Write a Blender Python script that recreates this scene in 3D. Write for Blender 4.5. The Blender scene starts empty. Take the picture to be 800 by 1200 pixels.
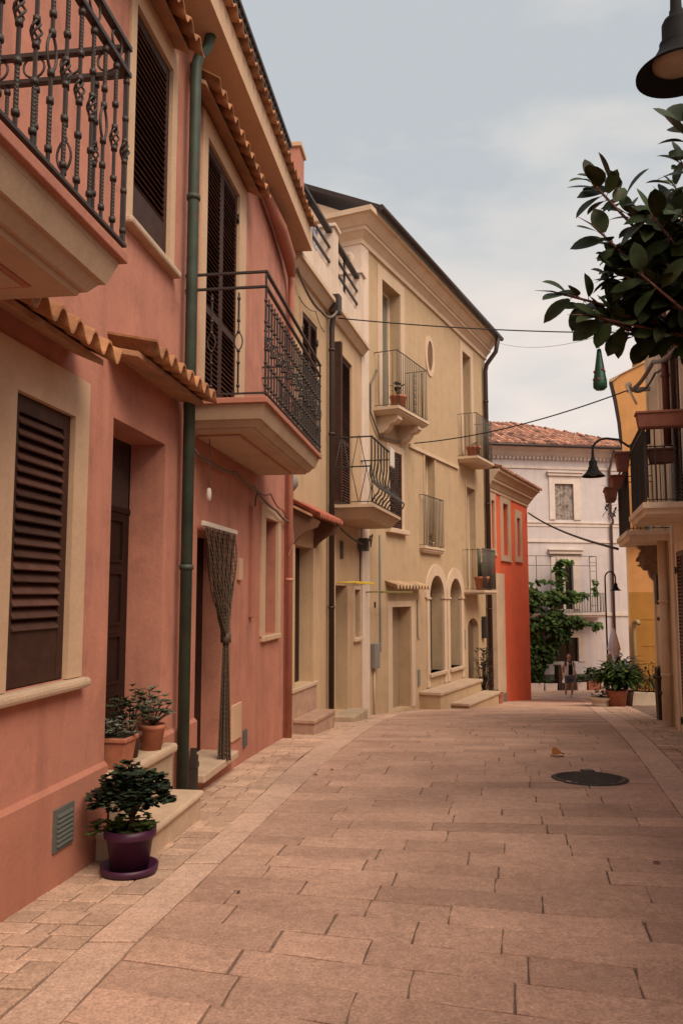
import bpy, bmesh, math, random
from mathutils import Vector, Matrix
random.seed(7)
SC = bpy.context.scene
COL = SC.collection
R_ = math.radians
PI = math.pi
U = random.uniform

# ------------------------------------------------------------------ ground profile (the street runs downhill, away from the camera)
KN = [(-60, 5.0), (-30, 4.15), (0, 2.98), (4.1, 2.83), (6, 2.75), (9, 2.645), (10.6, 2.565), (13.5, 2.36), (15.7, 2.13),
      (18.4, 1.88), (23.6, 1.36), (28, .86), (33, .30), (38.7, .02), (60, -.05), (400, -.05)]
def _lin(tab, x):
    if x <= tab[0][0]: return tab[0][1]
    for (a, b), (c, d) in zip(tab, tab[1:]):
        if x <= c: return b + (d - b) * (x - a) / (c - a)
    return tab[-1][1]
def G(Y):
    return sum(_lin(KN, Y + k * .5) for k in (-2, -1, 0, 1, 2)) / 5

# ------------------------------------------------------------------ materials
MATS = {}
def M(name, col, rough=.85, var=.10, scale=2.2, streak=0., fine=.05, bump=.15, bscale=60, metal=0., spec=.35, col2=None, c2lo=.52, c2hi=.68,
      coat=0., trans=0., grain=0., gscale=170):
    if name in MATS: return MATS[name]
    m = bpy.data.materials.new(name); m.use_nodes = True
    nt = m.node_tree; N = nt.nodes; L = nt.links
    b = N['Principled BSDF']
    b.inputs['Roughness'].default_value = rough
    b.inputs['Metallic'].default_value = metal
    b.inputs['Specular IOR Level'].default_value = spec
    if coat: b.inputs['Coat Weight'].default_value = coat
    if trans:
        b.inputs['Subsurface Weight'].default_value = 0
    tc = N.new('ShaderNodeTexCoord')
    def noise(sc, det=4, mapscale=None, ro=.55):
        n = N.new('ShaderNodeTexNoise'); n.inputs['Scale'].default_value = sc; n.inputs['Detail'].default_value = det
        n.inputs['Roughness'].default_value = ro
        if mapscale:
            mp = N.new('ShaderNodeMapping'); mp.inputs['Scale'].default_value = mapscale
            L.new(tc.outputs['Object'], mp.inputs['Vector']); L.new(mp.outputs[0], n.inputs['Vector'])
        else: L.new(tc.outputs['Object'], n.inputs['Vector'])
        return n.outputs['Fac']
    def rng(v, a, b_, c, d):
        r = N.new('ShaderNodeMapRange'); r.inputs[1].default_value = a; r.inputs[2].default_value = b_
        r.inputs[3].default_value = c; r.inputs[4].default_value = d; L.new(v, r.inputs[0]); return r.outputs[0]
    def mul(a, b_):
        r = N.new('ShaderNodeMath'); r.operation = 'MULTIPLY'; L.new(a, r.inputs[0]); L.new(b_, r.inputs[1]); return r.outputs[0]
    f = rng(noise(scale), .3, .7, 1 - var, 1 + var)
    if fine: f = mul(f, rng(noise(scale * 14, 3), .3, .7, 1 - fine, 1 + fine))
    if grain: f = mul(f, rng(noise(gscale, 3, None, .7), .3, .7, 1 - grain, 1 + grain))
    if streak: f = mul(f, rng(noise(1.0, 5, (5, 5, .45), .6), .48, .72, 1, 1 - streak))
    at = N.new('ShaderNodeAttribute'); at.attribute_name = 'tone'
    if name not in ('skin', 'black_shirt', 'denim'): f = mul(f, at.outputs['Fac'])
    rgb = N.new('ShaderNodeRGB'); rgb.outputs[0].default_value = (*col, 1)
    src = rgb.outputs[0]
    if col2:
        mx = N.new('ShaderNodeMix'); mx.data_type = 'RGBA'
        L.new(rng(noise(scale * 1.7, 6, None, .65), c2lo, c2hi, 0, 1), mx.inputs[0])
        L.new(src, mx.inputs[6]); mx.inputs[7].default_value = (*col2, 1); src = mx.outputs[2]
    vm = N.new('ShaderNodeVectorMath'); vm.operation = 'SCALE'
    L.new(src, vm.inputs[0]); L.new(f, vm.inputs['Scale'])
    L.new(vm.outputs[0], b.inputs['Base Color'])
    if bump:
        bp = N.new('ShaderNodeBump'); bp.inputs['Strength'].default_value = bump; bp.inputs['Distance'].default_value = .01
        L.new(noise(bscale, 4), bp.inputs['Height']); L.new(bp.outputs[0], b.inputs['Normal'])
    MATS[name] = m
    return m

PINK   = M('pink_plaster', (.475, .20, .14), streak=.20, var=.12, bump=.22, bscale=35, col2=(.395, .165, .114), grain=.05)
PINK2  = M('pink_plaster_plinth', (.415, .17, .116), streak=.12, var=.08, bump=.22, bscale=35, grain=.05)
TRIMA  = M('cream_trim', (.56, .375, .245), streak=.08, var=.06, grain=.05)
CREAMB = M('cream_plaster_peach', (.51, .345, .21), streak=.14, var=.08, bump=.2, bscale=35, grain=.05)
WHITEB = M('offwhite_parapet', (.65, .51, .41), streak=.16, var=.08)
CREAMC = M('cream_plaster_ochre', (.475, .335, .205), streak=.10, var=.06, bump=.2, bscale=35, col2=(.43, .295, .175), grain=.05)
TRIMC  = M('pale_stone_trim', (.585, .43, .305), streak=.08, var=.06)
RED    = M('red_plaster', (.74, .135, .056), streak=.12, var=.07, bump=.15)
TRIMD  = M('beige_trim', (.54, .39, .27), streak=.08)
WHITEE = M('white_plaster', (.61, .535, .525), streak=.12, var=.06)
TRIME  = M('white_trim', (.69, .585, .515), streak=.08)
ORANGE = M('orange_plaster', (.68, .33, .12), streak=.10)
MUSTARD = M('mustard_paint', (.48, .225, .05), streak=.12)
CREAMR = M('cream_plaster_right', (.70, .545, .395), streak=.18, var=.1)
TRIMR  = M('pale_trim_right', (.76, .62, .48), streak=.12)
STONE  = M('travertine', (.50, .36, .255), var=.12, scale=5, fine=.1, bump=.25, bscale=90, rough=.7, grain=.05)
STONE2 = M('weathered_stone', (.40, .295, .205), var=.16, scale=5, fine=.12, bump=.3)
SLAB   = M('balcony_plaster', (.50, .35, .235), streak=.1, var=.08)
TERRA  = M('terracotta_tile', (.35, .155, .07), var=.25, scale=7, fine=.15, bump=.3, bscale=70, col2=(.26, .13, .07), c2lo=.5, c2hi=.72)
TERRAR = M('old_roof_tile', (.36, .165, .11), var=.3, scale=6, fine=.2, bump=.3, col2=(.48, .30, .21), c2lo=.5, c2hi=.7)
POTTER = M('terracotta_pot', (.36, .13, .075), var=.15, scale=12, rough=.75)
IRON   = M('wrought_iron', (.030, .022, .019), rough=.55, var=.25, scale=30, spec=.5, bump=.25, bscale=200)
IRONG  = M('grey_iron', (.085, .070, .058), rough=.6, var=.25, scale=30, spec=.4)
WOOD   = M('brown_shutter_paint', (.050, .022, .0155), rough=.6, var=.22, scale=9, spec=.2, bump=.1)
WOODL  = M('brown_shutter_slat', (.062, .030, .021), rough=.5, var=.25, scale=9, spec=.45, bump=.1)
DOORW  = M('dark_door_wood', (.018, .0075, .0055), rough=.5, var=.25, scale=8, spec=.2, bump=.1)
GREENP = M('green_drainpipe', (.040, .062, .045), rough=.6, var=.25, scale=6, spec=.4, col2=(.065, .058, .04))
BROWNP = M('brown_drainpipe', (.035, .018, .014), rough=.5, var=.15, spec=.4)
DARKR  = M('dark_red_pipe', (.16, .05, .035), rough=.6)
DARK   = M('dark_interior', (.012, .009, .008), rough=.9, bump=0)
GLASS  = M('dark_window_glass', (.016, .018, .02), rough=.08, spec=.6, var=.05, bump=0)
GREY   = M('grey_painted_metal', (.22, .20, .18), rough=.6, var=.1)
GREYD  = M('grey_green_box', (.10, .105, .095), rough=.6)
CREAMM = M('cream_painted_metal', (.68, .53, .39), rough=.6)
CABLE  = M('black_cable', (.02, .016, .014), rough=.6, bump=0)
CABLEP = M('pink_painted_cable', (.26, .095, .07), rough=.7, bump=0)
CABLEG = M('grey_cable', (.16, .125, .10), rough=.7, bump=0)
LAMPM  = M('lamp_black_metal', (.010, .008, .008), rough=.75, spec=.12, var=.15, scale=12)
LAMPG  = M('lamp_milky_glass', (.36, .27, .21), rough=.3, bump=0)
PURPLE = M('purple_plastic', (.055, .014, .040), rough=.45, var=.12, scale=8, bump=.05)
SOIL   = M('potting_soil', (.03, .02, .014), rough=1, bump=.5)
LEAFD  = M('dark_leaf', (.014, .022, .012), rough=.42, var=.35, scale=15, spec=.4, bump=.05)
LEAFF  = M('rubber_plant_leaf', (.025, .036, .011), rough=.5, var=.35, scale=10, spec=.15, bump=.05, col2=(.085, .040, .024), c2lo=.57, c2hi=.7)
LEAFG  = M('green_leaf', (.055, .085, .022), rough=.5, var=.35, scale=9, bump=.05)
LEAFV  = M('vine_leaf', (.028, .053, .011), rough=.6, var=.45, scale=2.2, bump=.05, spec=.15, col2=(.10, .12, .022), c2lo=.54, c2hi=.7)
LEAFS  = M('silver_leaf', (.12, .13, .095), rough=.6, var=.3, scale=15, bump=.05)
BARK   = M('bark', (.075, .05, .035), rough=.9, var=.3, scale=12, bump=.5)
TWIG   = M('pinkish_twig', (.14, .06, .045), rough=.7)
YELLOW = M('yellow_paint', (.75, .50, .04), rough=.5)
OLIVE  = M('olive_rod', (.20, .17, .05), rough=.6)
BEAD   = M('curtain_beads', (.085, .056, .038), rough=.6, var=.3, scale=40)
WHITEP = M('white_paint', (.62, .54, .47), rough=.6)
GREENO = M('green_foil', (.012, .075, .045), rough=.4, spec=.5)
REDK   = M('red_knob', (.25, .06, .05), rough=.5)
CLOTHW = M('white_cloth', (.88, .86, .88), rough=.9)
CLOTHB = M('blue_checked_cloth', (.60, .58, .58), rough=.9, scale=5, var=.2, col2=(.16, .17, .30), c2lo=.5, c2hi=.54)
SKIN   = M('skin', (.42, .22, .15), rough=.6, bump=0, var=.04)
SHIRT  = M('black_shirt', (.014, .013, .016), rough=.9, bump=.1)
VEST   = M('beige_jacket', (.62, .55, .46), rough=.9)
DENIM  = M('denim', (.10, .14, .18), rough=.9)
SHOE   = M('white_shoe', (.6, .56, .52), rough=.6)
HAIRG  = M('grey_hair', (.33, .28, .25), rough=.9)
LEAFO  = M('dry_orange_leaf', (.36, .12, .02), rough=.7, col2=(.16, .05, .01))
MHOLE  = M('manhole_iron', (.050, .038, .031), rough=.6, var=.3, scale=20, bump=.6, bscale=45)
PLANK  = M('dark_plank', (.045, .024, .016), rough=.7)
MASKST = M('carved_stone', (.26, .19, .13), rough=.85, var=.25, scale=14, bump=.5)
SCREEN = M('dark_mesh_screen', (.04, .034, .03), rough=.7)
GRAVEW = M('wall_base_grey', (.16, .14, .12), rough=.9)

# ------------------------------------------------------------------ object helpers
PZ = {}
def prop(o, label=None, cat=None, group=None, kind=None):
    if label: o['label'] = label
    if cat: o['category'] = cat
    if group: o['group'] = group
    if kind: o['kind'] = kind
    return o
def empty(name, loc, rz=0., label=None, cat=None, group=None, pz=0.):
    o = bpy.data.objects.new(name, None); COL.objects.link(o)
    o.location = loc; o.rotation_euler = (0, 0, rz); o.empty_display_size = .2
    PZ[o.name] = pz
    return prop(o, label, cat, group)
def kids(o): return [c for c in bpy.data.objects if c.parent == o]
def copy_tree(o, parent=None):
    c = o.copy(); COL.objects.link(c); c.parent = parent; PZ[c.name] = PZ.get(o.name, 0)
    for ch in kids(o): copy_tree(ch, c)
    return c
def dup(o, loc, rz=0., label=None, group=None, scale=None):
    c = copy_tree(o); c.location = loc; c.rotation_euler = (0, 0, rz)
    if label: c['label'] = label
    if group: c['group'] = group
    if scale: c.scale = (scale,) * 3
    return c

class MB:
    def __init__(s): s.v = []; s.f = []; s.t = []; s.sm = []
    def add(s, vs, fs, tone=1., smooth=False):
        o = len(s.v); s.v += [tuple(p) for p in vs]
        for f in fs: s.f.append(tuple(i + o for i in f)); s.t.append(tone); s.sm.append(smooth)
        return s
    def frust(s, x0, x1, y0, y1, z0, x0b, x1b, y0b, y1b, z1, tone=1.):
        vs = [(x0, y0, z0), (x1, y0, z0), (x1, y1, z0), (x0, y1, z0), (x0b, y0b, z1), (x1b, y0b, z1), (x1b, y1b, z1), (x0b, y1b, z1)]
        return s.add(vs, [(0, 3, 2, 1), (4, 5, 6, 7), (0, 1, 5, 4), (1, 2, 6, 5), (2, 3, 7, 6), (3, 0, 4, 7)], tone)
    def box(s, x0, x1, y0, y1, z0, z1, tone=1.):
        return s.frust(x0, x1, y0, y1, z0, x0, x1, y0, y1, z1, tone)
    def obox(s, c, sz, rot, tone=1.):
        hx, hy, hz = sz[0] / 2, sz[1] / 2, sz[2] / 2
        c = Vector(c)
        vs = [c + rot @ Vector(p) for p in ((-hx, -hy, -hz), (hx, -hy, -hz), (hx, hy, -hz), (-hx, hy, -hz), (-hx, -hy, hz), (hx, -hy, hz), (hx, hy, hz), (-hx, hy, hz))]
        return s.add(vs, [(0, 3, 2, 1), (4, 5, 6, 7), (0, 1, 5, 4), (1, 2, 6, 5), (2, 3, 7, 6), (3, 0, 4, 7)], tone)
    def bar(s, a, b, w, h=None, tone=1.):
        a = Vector(a); b = Vector(b); d = b - a
        if d.length < 1e-6: return s
        q = d.to_track_quat('X', 'Z').to_matrix()
        return s.obox((a + b) / 2, (d.length, w, h or w), q, tone)
    def tube(s, pts, r, n=8, tone=1., caps=True, smooth=True, closed=False):
        P = [Vector(p) for p in pts]; m = len(P)
        rs = r if isinstance(r, (list, tuple)) else [r] * m
        T = []
        for i in range(m):
            if closed: t = P[(i + 1) % m] - P[i - 1]
            else: t = (P[min(i + 1, m - 1)] - P[max(i - 1, 0)])
            T.append(t.normalized() if t.length > 1e-9 else Vector((0, 0, 1)))
        u = T[0].orthogonal().normalized(); vs = []
        for i in range(m):
            u = (u - T[i] * u.dot(T[i]))
            u = u.normalized() if u.length > 1e-6 else T[i].orthogonal().normalized()
            w = T[i].cross(u)
            for k in range(n):
                a = 2 * PI * k / n
                vs.append(P[i] + (u * math.cos(a) + w * math.sin(a)) * rs[i])
        fs = []
        for i in range(m if closed else m - 1):
            j = (i + 1) % m
            for k in range(n):
                k2 = (k + 1) % n
                fs.append((i * n + k, i * n + k2, j * n + k2, j * n + k))
        s.add(vs, fs, tone, smooth)
        if caps and not closed:
            o = len(s.v) - len(vs)
            s.f.append(tuple(o + k for k in reversed(range(n)))); s.t.append(tone); s.sm.append(False)
            s.f.append(tuple(o + (m - 1) * n + k for k in range(n))); s.t.append(tone); s.sm.append(False)
        return s
    def lathe(s, prof, c=(0, 0, 0), n=24, tone=1., axis=None, smooth=True):
        vs = []; fs = []
        for (r, z) in prof:
            for k in range(n):
                a = 2 * PI * k / n
                p = Vector((r * math.cos(a), r * math.sin(a), z))
                if axis: p = axis @ p
                vs.append(Vector(c) + p)
        for i in range(len(prof) - 1):
            for k in range(n):
                k2 = (k + 1) % n
                fs.append((i * n + k, i * n + k2, (i + 1) * n + k2, (i + 1) * n + k))
        return s.add(vs, fs, tone, smooth)
    def prism(s, poly, y0, y1, tone=1., swap=None):
        # polygon in x,z extruded along y (or in y,z along x when swap)
        n = len(poly)
        if swap: vs = [(y0, a, b) for a, b in poly] + [(y1, a, b) for a, b in poly]
        else: vs = [(a, y0, b) for a, b in poly] + [(a, y1, b) for a, b in poly]
        fs = [tuple(range(n)), tuple(reversed(range(n, 2 * n)))]
        for i in range(n): fs.append((i, (i + 1) % n, n + (i + 1) % n, n + i))
        return s.add(vs, fs, tone)
    def leaf(s, b, d, up, L, W, tone=1., fold=.25, droop=.2, segs=4):
        d = Vector(d).normalized(); up = Vector(up); sd = d.cross(up)
        if sd.length < 1e-3: sd = d.orthogonal()
        sd.normalize(); up = sd.cross(d).normalized(); b = Vector(b)
        vs = []
        for i in range(segs + 1):
            t = i / segs
            w = W * .5 * (math.sin(PI * min(1, t * .93 + .05)) ** .75)
            if i == segs: w = 0
            c = b + d * (L * t) - up * (droop * L * t * t)
            vs += [c + sd * w + up * (fold * w), c, c - sd * w + up * (fold * w)]
        fs = []
        for i in range(segs):
            a = i * 3
            fs += [(a, a + 1, a + 4, a + 3), (a + 1, a + 2, a + 5, a + 4)]
        return s.add(vs, fs, tone, True)
    def quad(s, a, b, c, d, tone=1.): return s.add([a, b, c, d], [(0, 1, 2, 3)], tone)
    def mesh(s, name, mat, dz=0.):
        me = bpy.data.meshes.new(name)
        me.from_pydata([(x, y, z - dz) for x, y, z in s.v], [], s.f)
        me.materials.append(mat)
        a = me.attributes.new('tone', 'FLOAT', 'FACE'); a.data.foreach_set('value', s.t)
        me.polygons.foreach_set('use_smooth', s.sm)
        me.update()
        return me
    def build(s, name, mat, parent=None, bevel=0., fix=True, **kw):
        dz = PZ.get(parent.name, 0) if parent else 0
        me = s.mesh(name, mat, dz)
        if fix:
            bm = bmesh.new(); bm.from_mesh(me); bmesh.ops.recalc_face_normals(bm, faces=bm.faces); bm.to_mesh(me); bm.free()
        o = bpy.data.objects.new(name, me); COL.objects.link(o)
        if parent: o.parent = parent; PZ[o.name] = dz
        if bevel:
            b = o.modifiers.new('bevel', 'BEVEL'); b.width = bevel; b.segments = 2; b.limit_method = 'ANGLE'
        return prop(o, **kw)
def place(mesh, name, parent, loc, rz=0., scale=None):
    o = bpy.data.objects.new(name, mesh); COL.objects.link(o); o.parent = parent
    o.location = (loc[0], loc[1], loc[2] - PZ.get(parent.name, 0)); o.rotation_euler = (0, 0, rz)
    if scale: o.scale = scale
    PZ[o.name] = PZ.get(parent.name, 0)
    return o

class House:
    """front in the local plane y=0, x to the right when seen from the street, y into the house, z = world height"""
    def __init__(h, name, label, p0, t, zb, cat='house'):
        h.p0 = p0; h.t = t; h.n = (-t[1], t[0])
        h.o = empty(name, (p0[0], p0[1], zb), math.atan2(t[1], t[0]), label, cat, pz=zb)
        h.rz = math.atan2(t[1], t[0])
    def w(h, s, y, z): return Vector((h.p0[0] + h.t[0] * s + h.n[0] * y, h.p0[1] + h.t[1] * s + h.n[1] * y, z))

def facade(H, mat, s0, s1, z0, z1, ops, depth=7., y=0., name='wall', parent=None, closed=True):
    """ops: (x0,x1,z0,z1,d[,arch]) openings with reveals d deep"""
    m = MB()
    xs = {s0, s1}; zs = {z0, z1}; holes = []
    for op in ops:
        x0, x1, a, b, d = op[:5]; arch = len(op) > 5 and op[5]
        r = (x1 - x0) / 2 * (arch if arch and arch is not True else 1)
        top = b + r + .02 if arch else b
        holes.append((x0, x1, a, top)); xs |= {x0, x1}; zs |= {a, top}
        m.quad((x0, y, a), (x0, y + d, a), (x0, y + d, b), (x0, y, b)); m.quad((x1, y, a), (x1, y + d, a), (x1, y + d, b), (x1, y, b))
        m.quad((x0, y, a), (x1, y, a), (x1, y + d, a), (x0, y + d, a))
        if arch:
            cx = (x0 + x1) / 2; hw = (x1 - x0) / 2; n = 16
            A = [(cx - hw * math.cos(PI * k / n), b + r * math.sin(PI * k / n)) for k in range(n + 1)]
            for (ax, az), (bx, bz) in zip(A, A[1:]):
                m.quad((ax, y, az), (bx, y, bz), (bx, y, top), (ax, y, top))
                m.quad((ax, y, az), (bx, y, bz), (bx, y + d, bz), (ax, y + d, az))
        else:
            m.quad((x0, y, b), (x1, y, b), (x1, y + d, b), (x0, y + d, b))
    X = sorted(xs); Z = sorted(zs)
    for i in range(len(X) - 1):
        for j in range(len(Z) - 1):
            cx = (X[i] + X[i + 1]) / 2; cz = (Z[j] + Z[j + 1]) / 2
            if any(h[0] < cx < h[1] and h[2] < cz < h[3] for h in holes): continue
            m.quad((X[i], y, Z[j]), (X[i + 1], y, Z[j]), (X[i + 1], y, Z[j + 1]), (X[i], y, Z[j + 1]))
    if closed:
        m.quad((s0, y, z0), (s0, y, z1), (s0, y + depth, z1), (s0, y + depth, z0))
        m.quad((s1, y, z0), (s1, y, z1), (s1, y + depth, z1), (s1, y + depth, z0))
        m.quad((s0, y + depth, z0), (s1, y + depth, z0), (s1, y + depth, z1), (s0, y + depth, z1))
        m.quad((s0, y, z1), (s1, y, z1), (s1, y + depth, z1), (s0, y + depth, z1))
    return m.build(name, mat, parent or H.o, fix=False)

def trim(H, mat, x0, x1, z0, z1, l=.13, r=.13, t=.13, b=0., proud=.02, y=0., name='window_trim', parent=None):
    m = MB(); e = .003; y0 = y - proud; y1 = y + .02
    zb = z0 - b if b else z0
    if l: m.box(x0 - l, x0 + e, y0, y1, zb, z1 + t if t else z1)
    if r: m.box(x1 - e, x1 + r, y0, y1, zb, z1 + t if t else z1)
    if t: m.box(x0 + e, x1 - e, y0, y1, z1 - e, z1 + t)
    if b: m.box(x0 + e, x1 - e, y0, y1, z0 - b, z0 + e)
    return m.build(name, mat, parent or H.o)

def sill(H, mat, x0, x1, z, h=.06, proud=.07, name='sill', parent=None, bevel=.012):
    return MB().box(x0, x1, -proud, .06, z - h, z).build(name, mat, parent or H.o, bevel=bevel)

def shutter(H, parent, x0, x1, z0, z1, y, frame=.055, pitch=.048, mid=None, th=.035, bottom=.0, hinge=None, mat=None, smat=None, tilt=50, name='shutter'):
    """one louvred leaf, front face at y"""
    mat = mat or WOOD; smat = smat or WOODL
    f = MB(); y1 = y + th
    f.box(x0, x0 + frame, y, y1, z0, z1); f.box(x1 - frame, x1, y, y1, z0, z1)
    f.box(x0 + frame, x1 - frame, y + .002, y1, z1 - frame * 1.2, z1)
    zb = z0 + frame * 1.5 + bottom
    f.box(x0 + frame, x1 - frame, y + .002, y1, z0, zb)
    spans = [(zb, z1 - frame * 1.2)]
    if mid:
        f.box(x0 + frame, x1 - frame, y + .002, y1, mid - .04, mid + .04)
        spans = [(zb, mid - .04), (mid + .04, z1 - frame * 1.2)]
    f.box(x0 + .01, x1 - .01, y1 + .004, y1 + .012, z0 + .01, z1 - .01, .5)
    sl = f; rot = Matrix.Rotation(R_(-(90 - tilt)), 3, 'X')
    for a, b in spans:
        n = max(1, int((b - a) / pitch)); p = (b - a) / n
        for i in range(n):
            sl.obox(((x0 + x1) / 2, y + th / 2 - .004, a + p * (i + .5)), (x1 - x0 - 2 * frame, .010, p * 1.16), rot, U(1.1, 2.3))
    o = f.build(name, mat, parent)
    if hinge is not None:
        for hz in (z0 + .22, z1 - .25):
            hb = MB(); hb.box(hinge - .05, hinge + .05, y - .012, y + .004, hz - .02, hz + .02); hb.tube([(hinge, y - .016, hz - .05), (hinge, y - .016, hz + .05)], .012, 8)
            hb.build('hinge', IRON, parent)
    return o

def tiles(H, s0, s1, yi, zi, yo, zo, period=.165, amp=.034, mat=None, name='tile_canopy', parent=None, board=True, per=10, bin=.12):
    m = MB(); n = max(8, int((s1 - s0) / period * per)); rows = 3
    mat = mat or TERRA; th = .016; vs = []
    jit = [U(.75, 1.25) for _ in range(n // per + 3)]
    for j in range(rows + 1):
        v = j / rows
        for i in range(n + 1):
            s = s0 + (s1 - s0) * i / n
            c = math.cos(2 * PI * (s - s0) / period); c = math.copysign(abs(c) ** .8, c)
            vs.append((s, yi + (yo - yi) * v, zi + (zo - zi) * v + amp * (1 + .25 * v) * c + .01 * (jit[int((s - s0) / period)] - 1)))
    N = len(vs); W = n + 1
    vs += [(x, y, z - th) for x, y, z in vs]
    o = len(m.v); m.v += vs
    def F(f, s, sm=True):
        m.f.append(f); m.t.append(jit[int((s - s0) / period)]); m.sm.append(sm)
    for j in range(rows):
        for i in range(n):
            s = s0 + (s1 - s0) * (i + .5) / n; a = j * W + i
            F((a, a + 1, a + W + 1, a + W), s); F((N + a, N + a + W, N + a + W + 1, N + a + 1), s)
    for i in range(n):
        s = s0 + (s1 - s0) * (i + .5) / n; a = rows * W + i
        F((a, a + 1, N + a + 1, N + a), s, False)
    for j in range(rows):
        for i in (0, n):
            a = j * W + i; F((a, a + W, N + a + W, N + a), s0 if i == 0 else s1 - .001, False)
    ob = m.build(name, mat, parent or H.o)
    if board:
        d = amp + th + .012; ins = .05
        b = MB(); x0 = s0 - .01; x1 = s1 - .01
        ye = yo + (bin if yo < yi else -bin)
        ze = zi + (zo - zi) * (ye - yi) / (yo - yi)
        b.add([(x0, yi + .02, zi - d), (x1, yi + .02, zi - d), (x1, ye, ze - d), (x0, ye, ze - d),
               (x0, yi + .02, zi - d - .035), (x1, yi + .02, zi - d - .035), (x1, ye, ze - d - .035), (x0, ye, ze - d - .035)],
              [(0, 1, 2, 3), (4, 7, 6, 5), (0, 4, 5, 1), (1, 5, 6, 2), (2, 6, 7, 3), (3, 7, 4, 0)])
        b.build('soffit_board', MATS['soffit_brick'], ob)
    return ob
M('soffit_brick', (.40, .215, .12), var=.2, scale=6, fine=.12, bump=.3)

# ---- balusters
def sq_twist(m, z0, z1, r, turns, c=(0, 0), n=None):
    n = n or max(2, int(abs(turns) * 8)); vs = []
    for i in range(n + 1):
        z = z0 + (z1 - z0) * i / n; a0 = PI / 4 + turns * 2 * PI * i / n
        for k in range(4): vs.append((c[0] + r * math.cos(a0 + k * PI / 2), c[1] + r * math.sin(a0 + k * PI / 2), z))
    fs = [(i * 4 + k, i * 4 + (k + 1) % 4, (i + 1) * 4 + (k + 1) % 4, (i + 1) * 4 + k) for i in range(n) for k in range(4)]
    m.add(vs, fs)
def knot_bar(h, mid, r=.0085, basket=.017, blen=.10):
    m = MB()
    a, b = h * .30, h * .72
    sq_twist(m, 0, .06, r, 0, n=1); sq_twist(m, .06, a, r * 1.15, 3); sq_twist(m, a, mid - blen / 2, r, 0, n=1)
    sq_twist(m, mid + blen / 2, b, r, 0, n=1); sq_twist(m, b, h - .05, r * 1.15, 3); sq_twist(m, h - .05, h, r, 0, n=1)
    for z in (.06, a, b, h - .05): m.lathe([(0, z - .011), (r * 1.7, z - .011), (r * 1.9, z), (r * 1.7, z + .011), (0, z + .011)], n=8)
    for k in range(4):
        pts = []
        for i in range(9):
            t = i / 8; an = k * PI / 2 + t * PI * 1.3; rr = basket * math.sin(PI * t) ** .8 + .003
            pts.append((rr * math.cos(an), rr * math.sin(an), mid - blen / 2 + blen * t))
        m.tube(pts, .0052, 5, caps=False)
    for z in (mid - blen / 2, mid + blen / 2): m.lathe([(0, z - .01), (r * 1.7, z - .01), (r * 1.7, z + .01), (0, z + .01)], n=8)
    return m
def oval_bar(h, mid, r=.0085):
    m = MB(); a, b = h * .3, h * .72
    sq_twist(m, 0, .06, r, 0, n=1); sq_twist(m, .06, a, r * 1.15, 3); sq_twist(m, a, mid - .08, r, 0, n=1)
    sq_twist(m, mid + .08, b, r, 0, n=1); sq_twist(m, b, h - .05, r * 1.15, 3); sq_twist(m, h - .05, h, r, 0, n=1)
    for z in (.06, a, b, h - .05, mid - .08, mid + .08): m.lathe([(0, z - .011), (r * 1.7, z - .011), (r * 1.7, z + .011), (0, z + .011)], n=8)
    for sg in (-1, 1):
        m.tube([(sg * .034 * math.sin(PI * t / 8) ** .7 if 0 < t < 8 else 0, 0, mid - .08 + .16 * t / 8) for t in range(9)], .006, 6, caps=False)
    return m
def plain_bar(h, r=.008, n=6):
    m = MB(); m.tube([(0, 0, 0), (0, 0, h)], r, n); return m
def belly_bar(h, r=.008):
    m = MB(); pts = []
    for i in range(17):
        t = i / 16
        b = .13 * math.exp(-((t - .17) / .10) ** 2) - .03 * math.exp(-((t - .45) / .1) ** 2)
        pts.append((0, -b, h * t))
    m.tube(pts, r, 6); return m

def rail(m, s0, s1, off, z, w=.03, h=.012, sides=(1, 1)):
    if sides[0]: m.box(s0 - w / 2, s0 + w / 2, -off + w / 2, 0.01, z - h, z)
    if sides[1]: m.box(s1 - w / 2, s1 + w / 2, -off + w / 2, 0.01, z - h, z)
    m.box(s0 - w / 2, s1 + w / 2, -off - w / 2, -off + w / 2, z - h - .0007, z + .0007)

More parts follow.
